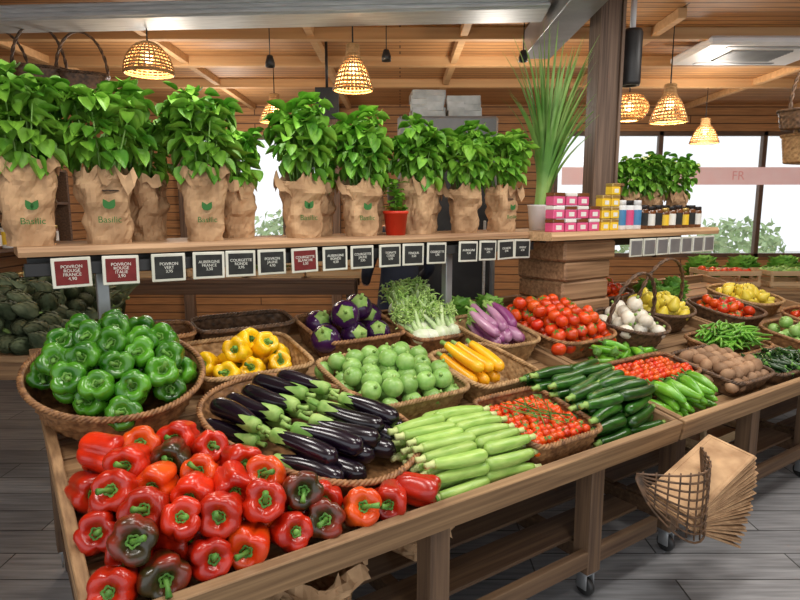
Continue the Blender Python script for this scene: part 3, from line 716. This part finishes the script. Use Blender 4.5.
for c in range(2):
    for r in range(4 if c else 3): spawn(ty,A@Tr(3.20+.09*c,2.43,SZ+.074*r),'small yellow tin with gold lid','tin','yellow tins on the product shelf')
js=[jar(.037,.15,m_jar,m_wlab,m_lid),jar(.037,.14,m_jar,m_ylab,m_gold),jar(.04,.19,m_white,m_pink,m_lid),jar(.037,.16,m_jar,m_chalk,m_lid),jar(.04,.19,m_white,m_blue,m_white)]
jl=['dark brown jar with white label','jar with yellow label and gold lid','white jar with pink label','dark jar with black lid','white jar with blue label']
for i in range(12):
    k=[4,2,4,3,0,3,1,0,3,1,3,0][i]
    for r in range(2): spawn(js[k],A@Tr(3.40+.082*i,2.45+.1*r,SZ),jl[k],'jar','jars lined up on the product shelf')
for k,(h,s,m) in enumerate(((.16,1,m_wkC),(.13,.85,m_wkA))):
    p=wicker(.16*s,.13*s,h,m,p=3,rows=8,handle=.12)
    spawn(p,A@Tr(3.64,2.76,SZ+k*.17)@Rz(.3*k),'wicker carry basket with handle standing on the shelf','basket')
# ---------------- paper bags fan ----------------
pm=mesh('paper_bag',J(box(.46,.2,.004,(.24,0,0),.001),box(.44,.014,.009,(.24,.085,0),.002),box(.44,.014,.009,(.24,-.09,0),.002),box(.014,.195,.009,(.465,0,0),.002)),m_kraft,False)
for k in range(24):
    spawn(('paper_bag',pm,[]),A@Tr(2.11,1.22,.46)@Ry(-.30+.034*k)@Tr(R(-.02,.02),0,-.002*k)@Rx(.18+R(-.04,.04)),'flat brown paper bag fanned out in a stack','paper bag','brown paper bags fanned at the table front')
wr=[]
for k in range(9):
    a0=k/8; P_=[(1.92+.44*i/16,1.25-.14*math.sin(pi*i/16),.62-.26*a0*math.sin(pi*(i/16))**.7-.02*a0) for i in range(17)]
    wr.append((tube(P_,.0045,5),None))
for k in range(13):
    f=(k+.5)/13; wr.append((tube([(1.92+.44*f,1.25-.14*math.sin(pi*f),.63-.28*j/6*math.sin(pi*f)**.7) for j in range(7)],.0035,5),None))
obj('wicker_bag_holder',mesh('wicker_bag_holder',join(wr),m_wkB),A,label='dark open wicker cradle hung on the table edge',cat='holder')
# ---------------- under table ----------------
def crate(L,W,H):
    g=[(box(L,W,.01,(0,0,.005),.002),None)]
    for x in (-1,1):
        for y in (-1,1): g.append((box(.025,.025,H,(x*(L/2-.0125),y*(W/2-.0125),H/2),.002),None))
    n=max(2,int(H/.07))
    for i in range(n):
        z=.04+i*(H-.06)/(n-1) if n>1 else H/2
        for y in (-1,1): g.append((box(L,.008,.045,(0,y*(W/2+.004),z),.002),None))
        for x in (-1,1): g.append((box(.008,W,.045,(x*(L/2+.004),0,z),.002),None))
    return join(g)
cm=mesh('wooden_crate',crate(.5,.34,.2),m_crate,False)
UZ=.243
obj('wooden_crate',cm,A@Tr(3.45,1.85,UZ),label='slatted wooden crate on the lower shelf',cat='crate')
for k in range(15):
    spawn(to[0],A@Tr(3.28+.085*(k%5),1.76+.085*(k//5),UZ+.12+.03*(k%2)),'ripe red tomato in a low crate','tomato','tomatoes in the lower crate')
bagm=mesh('crumpled_bag',bag_geo(9,.2,.11,.16,1.3),m_kraft,False); bagm2=mesh('crumpled_bag',bag_geo(14,.17,.12,.15,1.5),m_kraft,False)
for i,(s,t) in enumerate(((.55,1.66),(.82,1.70),(1.32,1.85))):
    obj('paper_bag',bagm if i%2 else bagm2,A@Tr(s,t,UZ)@Rz(i),label='crumpled brown paper bag on the lower shelf',cat='paper bag',group='paper bags under the table')
m_card=mat('cardboard',(.25,.15,.08),(.36,.23,.13),rough=.85)
cb=J(box(.5,.35,.008,(0,0,.004)),box(.5,.006,.2,(0,-.175,.1)),box(.5,.006,.2,(0,.175,.1)),box(.006,.35,.2,(-.25,0,.1)),box(.006,.35,.2,(.25,0,.1)))
obj('cardboard_box',mesh('cardboard_box',cb,m_card,False),A@Tr(1.5,2.5,UZ),label='open brown cardboard box under the table',cat='box')

# ---------------- room ----------------
m_floor=plank('floor_planks',(.22,.225,.235),(.34,.34,.345),(.06,.06,.06),1.2,.2,'xy',rough=.45,bump=.3,mort=.004,grain=.4)
m_ceil=plank('ceiling_planks',(.46,.215,.075),(.57,.29,.11),(.15,.065,.025),4.0,.10,'xy',rough=.6,mort=.008,grain=.3)
m_wallb=plank('wall_planks_back',(.42,.2,.075),(.52,.26,.10),(.12,.055,.025),4.0,.11,'xz',rough=.65,mort=.008,grain=.3)
m_walll=plank('wall_planks_side',(.40,.19,.075),(.48,.24,.1),(.12,.055,.025),4.0,.11,'yz',rough=.65,mort=.008,grain=.3)
S_='structure'
obj('floor',mesh('floor',box(13,14,.1,(1.2,3.0,-.05),0),m_floor,False),kind=S_)
obj('ceiling',mesh('ceiling',box(11,10.4,.08,(1.2,3.6,3.04),0),m_ceil,False),kind=S_)
Y0=8.6
wb=J(box(1.2,.12,3.0,(-3.55,Y0,1.5),0),box(2.0,.12,.95,(-1.95,Y0,.475),0),box(2.0,.12,.4,(-1.95,Y0,2.8),0),box(3.1,.12,3.0,(.6,Y0,1.5),0),box(4.4,.12,.9,(4.35,Y0,.45),0),box(4.4,.12,.35,(4.35,Y0,2.825),0),box(.2,.12,3.0,(6.65,Y0,1.5),0))
obj('wall_back',mesh('wall_back',wb,m_wallb,False),kind=S_)
obj('wall_left',mesh('wall_left',box(.12,9.0,3.0,(-4.15,4.1,1.5),0),m_walll,False),kind=S_)
obj('wall_right',mesh('wall_right',box(.12,9.0,3.0,(6.7,4.1,1.5),0),m_walll,False),kind=S_)
m_wf=mat('window_frame',(.10,.06,.04),(.16,.1,.06),rough=.5)
m_glass=mat('window_glass',(.9,.97,.97),(.9,.97,.97),rough=.02,alpha=.12)
def window(n,x0,x1,z0,z1,k):
    g=[(box(x1-x0,.08,.06,((x0+x1)/2,Y0,z0+.03)),None),(box(x1-x0,.08,.06,((x0+x1)/2,Y0,z1-.03)),None)]
    for i in range(k+1):
        x=x0+.03+(x1-x0-.06)*i/k; g.append((box(.06,.08,z1-z0,(x,Y0,(z0+z1)/2)),None))
    o=obj('window_%d'%n,mesh('window_frame',join(g),m_wf,False),kind=S_)
    obj('pane',mesh('pane',box(x1-x0-.1,.008,z1-z0-.1,((x0+x1)/2,Y0+.02,(z0+z1)/2),0),m_glass,False),parent=o)
window(1,-2.95,-.95,.95,2.6,3); window(2,2.15,6.55,.9,2.65,3)
m_band=mat('pale_red_band',(.86,.56,.53),(.88,.6,.57),rough=.6,emit=.3)  # weak emission stands in for daylight coming through the translucent strip
m_bt=mat('banner_letters',(.75,.38,.35),(.75,.38,.35),rough=.6,emit=.2)  # letters get a little emission too, imitating light from behind
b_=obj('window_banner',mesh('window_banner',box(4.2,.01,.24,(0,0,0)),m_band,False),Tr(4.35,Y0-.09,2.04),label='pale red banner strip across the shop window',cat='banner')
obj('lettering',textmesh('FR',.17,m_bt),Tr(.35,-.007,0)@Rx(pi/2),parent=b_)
for i,y in enumerate((5.0,5.9,6.9)):
    obj('ceiling_beam',mesh('ceiling_beam',box(10.6,.07,.09,(0,0,0)),m_beam,False),Tr(1.25,y,2.955),label='pale timber beam under the ceiling boards',cat='beam',group='ceiling beams')
for i,x in enumerate((-3.3,-2.0,-.7,.5,2.0,3.9,5.4)):
    obj('ceiling_rafter',mesh('ceiling_rafter',box(.06,4.0,.07,(0,0,0)),m_beam,False),Tr(x,6.5,2.965),label='thin timber rafter running across the ceiling',cat='rafter',group='ceiling rafters')
for x in (-3.0,-.9,2.05):
    obj('wall_post',mesh('wall_post',box(.14,.1,3.0,(0,0,1.5)),m_post,False),Tr(x,Y0-.12,0),label='dark timber wall post',cat='post',group='wall posts')
dg=[(box(3.9,.3,.1,(0,0,0),.01),None)]
for i in range(3): dg.append((box(3.9,.02,.02,(0,-.155,-.03+.03*i),.004),None))
obj('metal_duct',mesh('metal_duct',join(dg),m_silver,False),Tr(-1.0,4.25,2.88)@Rz(-.07),label='long silver ribbed metal duct under the ceiling',cat='duct')
obj('metal_beam',mesh('metal_beam',box(.22,1.6,.2,(0,0,0)),m_grey,False),Tr(1.08,4.2,2.87),label='grey steel beam joining the column',cat='beam')
ac=[('grille',mesh('ac_grille',join([(box(.5,.02,.012,(0,-.16+.04*i,-.038),.002),None) for i in range(9)]),m_grey,False))]+[('vent_flap',mesh('vent_flap',box(.7,.05,.008,(0,0,0)),m_grey,False),Tr(0,y,-.036)) for y in (-.27,.27)]
spawn(('air_conditioner',mesh('air_conditioner',box(1.05,.72,.07,(0,0,0),.02),m_white,False),ac),Tr(2.95,5.3,2.9),'white flat ceiling air conditioner panel','air conditioner')
def lamp(X,Y,z,r,h,style,lab,power=11):
    prof={'dome':[(.12,1),(.45,.9),(.8,.6),(.97,.25),(1,0)],'bell':[(.3,1),(.34,.75),(.6,.55),(.85,.25),(1,0)],'globe':[(.15,1),(.6,.9),(1,.5),(.8,.12),(.5,0)]}[style]
    pf=cr_(prof,3); g=[]
    for (a,b) in pf: g.append((tube([(a*r*math.cos(t*2*pi/24),a*r*math.sin(t*2*pi/24),b*h) for t in range(24)],.0075,4,True),None))
    for t in range(28):
        c,s=math.cos(t*2*pi/28),math.sin(t*2*pi/28)
        g.append((tube([(a*r*c,a*r*s,b*h) for a,b in pf],.005,4),None))
    bulb=lathe([(0 if i in(0,8) else math.cos(-pi/2+pi*i/8)*.035,math.sin(-pi/2+pi*i/8)*.04+h*.5) for i in range(9)],12)
    P=[('lamp_shade',mesh('lamp_shade',join(g),m_rattan)),('bulb',mesh('bulb',bulb,m_bulb)),('cord',mesh('cord',tube([(0,0,h*.5+.03),(0,0,h),(0,0,3.0-z)],[.012,.006,.004],6),m_black))]
    e=thing('pendant_lamp',Tr(X,Y,z),lab,'lamp',P)
    ld=bpy.data.lights.new('lamp_bulb_light','POINT'); ld.energy=power; ld.color=(1,.75,.48); ld.shadow_soft_size=.05
    l=bpy.data.objects.new('bulb_light',ld); COL.objects.link(l); l.parent=e; l.location=(0,0,h*.2)
lamp(-1.76,4.4,2.53,.165,.21,'dome','lit woven rattan dome pendant lamp')
lamp(-.33,4.4,2.42,.14,.30,'bell','lit bell-shaped rattan pendant lamp')
lamp(-1.25,6.2,2.45,.15,.26,'bell','small rattan pendant lamp further back')
lamp(2.12,4.9,2.27,.14,.28,'bell','bell-shaped rattan pendant lamp near the column')
lamp(1.95,5.3,2.34,.16,.22,'globe','pale globe-shaped woven pendant lamp')
lamp(3.4,6.9,2.32,.15,.26,'bell','rattan pendant lamp near the window')
for X,Y,z in ((-.1,4.6,2.66),(-.95,4.6,2.62),(.92,4.7,2.68)):
    thing('spot_pendant',Tr(X,Y,z),'small black pendant spotlight on a cord','lamp',[('lamp_head',mesh('lamp_head',lathe([(0,.08),(.02,.08),(.035,.03),(.035,0),(.03,0),(.02,.04),(0,.04)],16),m_black)),('cord',mesh('cord',tube([(0,0,.08),(0,0,3.0-z)],.004,5),m_black))])
thing('track_spotlight',Tr(1.56,4.25,2.42),'black cylindrical ceiling spotlight','lamp',[('housing',mesh('housing',lathe([(0,.36),(.06,.36),(.068,.34),(.068,.02),(.064,0),(.05,0),(.04,.05),(0,.05)],24),m_black)),('mount',mesh('mount',tube([(0,0,.35),(0,0,.58)],.02,8),m_white))])
hb=wicker(.19,.15,.2,m_wkC,p=3,rows=9,handle=.22); hb2=wicker(.17,.13,.13,m_wkB,p=3,rows=7,handle=.3)
for x,y,z,b in ((3.05,4.6,1.93,hb),(2.92,4.5,2.16,hb2),(-2.85,4.5,2.42,hb2),(-2.55,4.45,2.44,hb2),(-2.3,4.55,2.42,hb2)):
    spawn(b,Tr(x,y,z)@Rz(.5),'wicker basket hanging from the ceiling','basket','hanging wicker baskets')
    obj('hanging_cord',mesh('hanging_cord',tube([(x,y,z+.42),(x,y,3.0)],.004,5),m_black),label='thin black cord holding a basket',cat='cord')
# ---------------- background furniture ----------------
m_dark=wood('dark_cabinet',(.06,.03,.018),(.16,.09,.05),'x')
def simple_table(X,Y,L,W,H,lab,m=m_tx,rot=0):
    P=[('table_top',mesh('table_top',box(L,W,.04,(0,0,H-.02)),m,False))]
    for x in (-1,1):
        for y in (-1,1): P.append(('leg',mesh('leg',box(.06,.06,H-.04,(x*(L/2-.05),y*(W/2-.05),(H-.04)/2)),m_tz,False)))
    P.append(('apron',mesh('apron',J(box(L,.03,.1,(0,-W/2+.02,H-.09)),box(L,.03,.1,(0,W/2-.02,H-.09))),m,False)))
    thing('wooden_table',Tr(X,Y,0)@Rz(rot),lab,'table',P)
simple_table(-2.55,3.75,1.5,1.1,.8,'wooden side table stacked with artichokes')
ag=[(lathe([(0,0),(.03,.005),(.045,.03),(.04,.065),(.015,.09),(0,.092)],14),None)]
for i in range(46):
    f=i/46; a=i*2.4; z=.005+.07*f; r=.046*math.cos(f*1.1)
    ag.append((leaf(.052,.036,-.2,-.55,3,2),Tr(r*math.cos(a)*.9,r*math.sin(a)*.9,z)@Rz(a-pi/2)@Rx(.9+.5*f)))
arm=mesh('artichoke',join(ag),m_art); ars=mesh('artichoke_stem',tube([(0,0,.01),(.005,0,-.05),(.012,0,-.11)],[.011,.01,.011],7),m_calyx)
alf=mesh('artichoke_leaf',J(xf(leaf(.2,.05,-.3,.4,5,4),Tr(0,0,-.07)@Rx(.2)),xf(leaf(.17,.045,-.3,.5,5,4),Tr(0,0,-.09)@Rz(2.6)@Rx(.1))),m_art)
ap=('artichoke',arm,[('stem',ars),('leaf',alf)])
for L_ in range(3):
    for j in range(8-L_):
        for i in range(11-L_):
            spawn(ap,Tr(-3.15+.118*i+L_*.055,3.29+.12*j+L_*.06,.84+L_*.08+.02*j)@aim((R(-1,1),-1,R(0,1)),R(0,6))@Sc(1.15),'dusky green artichoke with stem and leaves','artichoke','artichokes piled on the side table')
simple_table(-1.7,5.6,2.6,.7,.98,'long wooden counter with produce crates',m_dark)
cm2=mesh('produce_crate',crate(.5,.36,.16),m_crate,False)
cn=['round green zucchini in a slatted crate','ripe red tomato in a slatted crate','white onion in a slatted crate','mottled green squash in a slatted crate','yellow pear in a slatted crate','round red tomato in a slatted crate']
for i in range(5):
    X=-2.7+.53*i
    obj('wooden_crate',cm2,Tr(X,5.5,.98),label='slatted wooden produce crate on the counter',cat='crate',group='crates on the back counter')
    pr_=[rz,sq,on,sq,pear][i]; c_=[cn[0],cn[3],cn[2],cn[3],cn[4]][i]
    for a in range(4):
        for b in range(3): spawn(pr_,Tr(X-.17+.11*a,5.41+.1*b,1.1+R(0,.03))@orient_up(),c_,pr_[0].split('_')[-1],'produce in counter crates')
P=[]
for x in (-1.2,1.2): P.append(('side_panel',mesh('side_panel',box(.04,.4,2.0,(x,0,1.0)),m_dark,False)))
for z in (.3,.75,1.2,1.65,2.0): P.append(('shelf',mesh('shelf',box(2.4,.4,.03,(0,0,z)),m_dark,False)))
thing('shelf_unit',Tr(-3.9,5.6,0)@Rz(pi/2),'dark wooden shelf unit full of jars and boxes','shelf',P)
jb=[jar(.06,.2,m_jar,m_wlab,m_gold),jar(.06,.24,m_white,m_ylab,m_lid),jar(.055,.22,m_jar,m_ylab,m_lid)]
for z in (1.215,1.665,.765):
    for i in range(14): spawn(jb[(i//2+int(z*3))%3],Tr(-3.82,4.55+.16*i,z),'preserve jar with paper label','jar','jars on the shelf unit')
bkm=wicker(.22,.16,.2,m_wkB,p=3,rows=8,handle=.22)
for i in range(5): spawn(bkm,Tr(-3.88,4.7+.45*i,2.016)@Rz(pi/2+R(-.3,.3)),'dark wicker basket with handle on top of the shelf unit','basket','baskets on top of the shelf unit')
m_fr=mat('fridge_grey',(.16,.17,.18),(.22,.23,.24),rough=.35)
thing('upright_fridge',Tr(.38,5.2,0),'tall grey upright display fridge','fridge',[('body',mesh('fridge_body',box(.8,.6,2.32,(0,0,1.16),.02),m_fr,False)),('door',mesh('fridge_door',box(.7,.03,1.9,(0,-.32,1.1),.01),m_black,False)),('handle',mesh('fridge_handle',box(.02,.03,.6,(.3,-.35,1.2),.005),m_silver,False))])
tm=mesh('plastic_tub',J(box(.24,.3,.008,(0,0,.004)),box(.26,.008,.07,(0,-.15,.035)),box(.26,.008,.07,(0,.15,.035)),box(.008,.3,.07,(-.13,0,.035)),box(.008,.3,.07,(.13,0,.035))),m_tub,False)
for q in range(2):
    for k in range(4-q): obj('plastic_tub',tm,Tr(.22+.29*q,5.1,2.322+.045*k)@Rz(R(-.08,.08)),label='clear stackable plastic tub on the fridge',cat='tub',group='tubs stacked on the fridge')
thing('monitor',Tr(-.62,5.3,2.48),'black flat screen hanging from the ceiling','screen',[('screen',mesh('screen',box(.2,.03,.26,(0,0,0)),m_black,False)),('mount',mesh('mount',tube([(0,0,.12),(0,0,.52)],.012,6),m_black))])
simple_table(4.1,5.9,2.6,.9,.85,'wooden table with crates near the window')
for i in range(4):
    obj('wooden_crate',cm2,Tr(3.15+.6*i,5.8,.85),label='slatted wooden crate near the window',cat='crate',group='crates near the window')
    pp=[to[0],rz,to[1],pear][i]
    for a in range(4):
        for b in range(3): spawn(pp,Tr(2.98+.6*i+.11*a,5.7+.1*b,.98+R(0,.03))@orient_up(),[cn[1],cn[0],cn[5],cn[4]][i],pp[0].split('_')[-1],'produce near the window')
for i in range(5): spawn(let,Tr(3.1+.42*i,6.15,.87)@Sc(1.6),'frilly green lettuce head near the window','lettuce','lettuce near the window')
for i in range(3):
    obj('wooden_crate',cm2,Tr(3.6+.02*i,7.2,.17*i),label='slatted wooden crate in a floor stack',cat='crate',group='stacked crates on the floor')
    obj('wooden_crate',cm2,Tr(4.3-.02*i,7.2,.17*i),label='slatted wooden crate in a floor stack',cat='crate',group='stacked crates on the floor')
# ---------------- outside ----------------
m_pave=mat('pavement',(.6,.6,.58),(.7,.7,.67),rough=.8)
obj('ground_outside',mesh('ground_outside',box(30,14,.1,(2,15.8,-.06),0),m_pave,False),kind=S_)
m_bush=mat('bush_leaves',(.26,.42,.16),(.5,.66,.34),scale=6,rough=.7,bump=.8)
def bush(seed,r):
    lv=[]; rn=random.Random(seed)
    for k in range(600):
        d=Vector((rn.gauss(0,1),rn.gauss(0,1),rn.gauss(0,1))).normalized()*r*rn.uniform(.7,1)
        lv.append((leaf(.22,.13,-.2,.2,2,2),Tr(d.x,d.y,d.z*.75+r*.75)@aim(d,rn.uniform(0,6))@Rx(rn.uniform(-1,1))))
    return join(lv)
bm_=mesh('garden_bush',bush(3,1.0),m_bush)
for i,x in enumerate((-4.6,-2.3,2.4,4.8,7.2,9.6)): obj('garden_bush',bm_,Tr(x,12.6+R(-.4,.4),-.01)@Rz(i)@Sc(R(.95,1.1)),label='leafy green bush outside the window',cat='bush',group='bushes outside')

# ---------------- person ----------------
def person(X,Y,rot):
    bm=bmesh.new(); J_=[((0,0,.95),(.15,.11)),((0,0,1.15),(.14,.1)),((0,0,1.35),(.17,.11)),((0,0,1.44),(.11,.08)),((0,0,1.50),(.055,.055)),((0,-.01,1.56),(.06,.07)),((0,-.01,1.64),(.078,.095)),((0,-.01,1.72),(.06,.07)),
       ((.17,0,1.41),(.06,.06)),((.24,-.02,1.15),(.045,.045)),((.2,-.22,1.05),(.035,.035)),((.17,-.3,1.05),(.03,.02)),
       ((-.17,0,1.41),(.06,.06)),((-.24,-.02,1.15),(.045,.045)),((-.2,-.22,1.05),(.035,.035)),((-.17,-.3,1.05),(.03,.02)),
       ((.1,0,.85),(.09,.09)),((.1,0,.48),(.06,.06)),((.1,.02,.09),(.045,.045)),((.11,-.12,.04),(.04,.03)),
       ((-.1,0,.85),(.09,.09)),((-.1,0,.48),(.06,.06)),((-.1,.02,.09),(.045,.045)),((-.11,-.12,.04),(.04,.03))]
    E=[(0,1),(1,2),(2,3),(3,4),(4,5),(5,6),(6,7),(3,8),(8,9),(9,10),(10,11),(3,12),(12,13),(13,14),(14,15),(0,16),(16,17),(17,18),(18,19),(0,20),(20,21),(21,22),(22,23)]
    vs=[bm.verts.new(p) for p,_ in J_]
    for a,b in E: bm.edges.new((vs[a],vs[b]))
    me=bpy.data.meshes.new('pb'); bm.to_mesh(me); bm.free()
    o=bpy.data.objects.new('pb',me); COL.objects.link(o)
    sk=o.modifiers.new('s','SKIN'); sb=o.modifiers.new('b','SUBSURF'); sb.levels=2
    for i,(_,r) in enumerate(J_): me.skin_vertices[0].data[i].radius=r
    me.skin_vertices[0].data[0].use_root=True
    bpy.context.view_layer.update()
    m2=bpy.data.meshes.new_from_object(o.evaluated_get(bpy.context.evaluated_depsgraph_get())); bpy.data.objects.remove(o)
    m2.materials.clear()
    for m in (mat('skin',(.62,.38,.28),(.68,.43,.32),rough=.5),mat('navy_shirt',(.012,.018,.035),(.025,.03,.05),rough=.8),mat('dark_trousers',(.02,.03,.06),(.04,.05,.09),rough=.85),mat('dark_shoes',(.02,.02,.02),(.03,.03,.03))): m2.materials.append(m)
    for p in m2.polygons:
        c=p.center; p.use_smooth=True
        p.material_index=3 if c.z<.1 else 2 if c.z<.95 and abs(c.x)<.19 and c.y>-.16 else 0 if (c.z>1.47 or (c.y<-.17)) else 1
    hair=lathe(cr_([(.02,1.80),(.07,1.785),(.095,1.74),(.1,1.67),(.09,1.6),(.06,1.56)],2),20,lambda th,r,z,f:(r*.93*math.cos(th),r*1.05*math.sin(th)+.012,z+(.10*max(0,-math.sin(th)) if z<1.7 else 0)))
    skm=m2.materials[0]
    nose=xf(lathe([(0,0),(.012,.004),(.009,.02),(.004,.038),(0,.04)],8),Tr(0,-.108,1.625))
    r=obj('person',m2,Tr(X,Y,0)@Rz(rot),label='person in dark navy clothes standing behind the display',cat='person')
    obj('hair',mesh('hair',hair,mat('dark_hair',(.02,.012,.008),(.05,.03,.02),scale=40,rough=.6)),parent=r)
    obj('nose',mesh('nose',nose,skm),parent=r)
person(.0,4.3,pi+.3)

# ---------------- light / world / camera ----------------
w=bpy.data.worlds.new('world'); scn.world=w; w.use_nodes=True
wb_=w.node_tree.nodes['Background']; wb_.inputs[0].default_value=(.92,.96,1,1); wb_.inputs[1].default_value=1.4
def area(X,Y,z,sx,sy,e,col=(1,.955,.9),rot=None):
    l=bpy.data.lights.new('ceiling_light','AREA'); l.shape='RECTANGLE'; l.size=sx; l.size_y=sy; l.energy=e; l.color=col
    o=bpy.data.objects.new('ceiling_light',l); COL.objects.link(o); o.location=(X,Y,z)
    if rot: o.rotation_euler=rot
for X,Y in ((-1.0,.8),(.4,1.6),(1.5,2.4),(.9,.4),(-.6,2.6),(2.6,2.6)):
    area(X,Y,2.93,.5,.5,20)
area(3,3.8,2.95,1.5,.3,25)
for X,Y in ((-2,5.4),(.8,5.4),(3.2,6.4),(-2,7.3)): 
    l=bpy.data.lights.new('room_light','POINT'); l.energy=28; l.shadow_soft_size=.15; l.color=(1,.92,.82)
    o=bpy.data.objects.new('room_light',l); COL.objects.link(o); o.location=(X,Y,2.4)
cam=bpy.data.cameras.new('camera'); cam.lens=27; cam.sensor_width=36; cam.clip_start=.05
co=bpy.data.objects.new('camera',cam); COL.objects.link(co); co.location=(0,0,1.6); co.rotation_euler=(math.radians(90-8.72),0,0)
scn.camera=co
